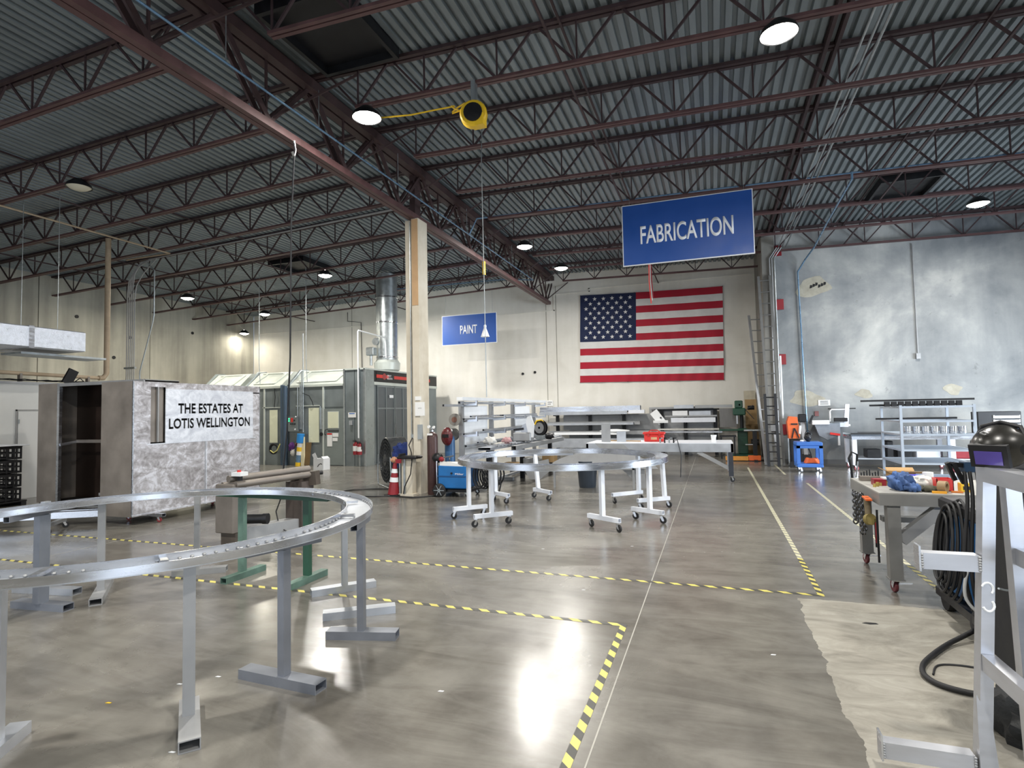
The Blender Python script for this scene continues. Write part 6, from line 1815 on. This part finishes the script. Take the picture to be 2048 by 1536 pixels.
# helmets resting on the top beam
def helmet(label, cx, cy, cz, yaw, m, s_=1.0):
    t = thing('welding_helmet', label, 'helmet', (cx, cy, cz), 'welding helmets on the frame', yaw)
    fn = lambda p: 1 + .10 * max(0, -p.y) + (.06 if p.z < -.2 and p.y < 0 else 0)
    b = B()
    seg, rings = 30, 20
    vs, fs = [], []
    for i in range(rings + 1):
        th = PI * .86 * i / rings
        for j in range(seg):
            a = 2 * PI * j / seg
            p = V((math.sin(th) * math.cos(a), math.sin(th) * math.sin(a), math.cos(th)))
            k = 1 + .08 * max(0, -p.y)
            x, y, z = p.x * .105 * s_, p.y * .125 * s_ * k, p.z * .10 * s_
            if p.z < 0 and p.y < -.2:                      # faceted jaw
                x *= 1 - .25 * (-p.z)
                y *= 1 - .05 * (-p.z)
            if p.y > .3:
                y = .3 * .125 * s_ + (y - .3 * .125 * s_) * .35
            vs.append((x, y, z + .085 * s_))
    for i in range(rings):
        for j in range(seg):
            fs.append((i * seg + j, (i + 1) * seg + j, (i + 1) * seg + (j + 1) % seg, i * seg + (j + 1) % seg))
    b.add(vs, fs, True)
    b.build('shell', m, t, local=True)
    q = B()
    c_ = V((0, -.122 * s_, .052 * s_))
    u = V((0, .35, 1)).normalized() * -1
    up = V((0, -.25, 1)).normalized()
    q.bar(c_ - up * .052 * s_, c_ + up * .05 * s_, .14 * s_, .03 * s_, (0, -1, 0)).build('visor_frame', BLK, t, local=True)
    q = B()
    c2 = c_ + V((0, -.016 * s_, -.004))
    q.bar(c2 - up * .038 * s_, c2 + up * .022 * s_, .10 * s_, .006, (0, -1, 0)).build('lens', mat('violet_lens', (84, 72, 150), .15), t, local=True)
    B().tube([(.10 * s_, .0, .10 * s_), (.07 * s_, .01, .175 * s_), (0, .01, .195 * s_), (-.07 * s_, .01, .175 * s_), (-.10 * s_, .0, .10 * s_)], .010, 8).build('ridge', BLK, t, local=True)
    for sx in (-1, 1):
        B().cyl((sx * .10 * s_, .02, .09 * s_), (sx * .118 * s_, .02, .09 * s_), .022, 14).build('pivot_knob', BLK, t, local=True)
    B().tube([(-.03, -.118 * s_, .15 * s_), (-.015, -.122 * s_, .158 * s_), (0, -.12 * s_, .15 * s_), (-.012, -.125 * s_, .143 * s_), (-.03, -.118 * s_, .15 * s_)], .003, 5).build('shell_emblem', ALUD, t, local=True)
    return t
HB = mat('helmet_black', (38, 37, 34), .32, .1, .15, 8)
helmet('black welding helmet with violet lens on the frame post', 1.165, 3.03, 1.376, -.7, HB, .95)
helmet('second glossy black helmet cut by the right picture edge', 1.22, 2.72, 1.376, .5, mat('helmet_gloss', (30, 30, 34), .25, .2, .15, 8), 1.0)

# litter on the polished floor
for k, (x, y) in enumerate(((-3.2, 2.7), (-3.05, 2.85), (-2.95, 2.6), (-2.6, 2.15), (-3.4, 2.4), (-1.6, 3.1), (-1.2, 5.2), (-2.0, 6.6), (-1.0, 7.0), (.3, 4.2))):
    tag(B().prism([(0, 0), (.03, .004), (.035, .015), (.008, .013)], (x, y, .0005), (1, 0, 0), (0, 1, 0), (0, 0, 1), .002).build('metal_scrap', WHT if k != 4 else YEL), 'tiny pale metal chip lying loose on the polished floor', 'scrap', 'metal chips on the floor')

for x0, x1, y0, y1 in ((-5.35, -4.1, 5.55, 7.0), (3.7, 4.9, 14.5, 15.95), (-13.4, -12.0, 14.5, 15.95)):
    z = min(zd(x0), zd(x1))
    b = B().box((x0, y0, z - .16), (x0 + .06, y1, z)).box((x1 - .06, y0, z - .16), (x1, y1, z)).box((x0 + .06, y0, z - .16), (x1 - .06, y0 + .06, z)).box((x0 + .06, y1 - .06, z - .16), (x1 - .06, y1, z)).box((x0 + .06, y0 + .06, z - .05), (x1 - .06, y1 - .06, z - .03))
    b.build('roof_hatch', BLKM, ceiling)
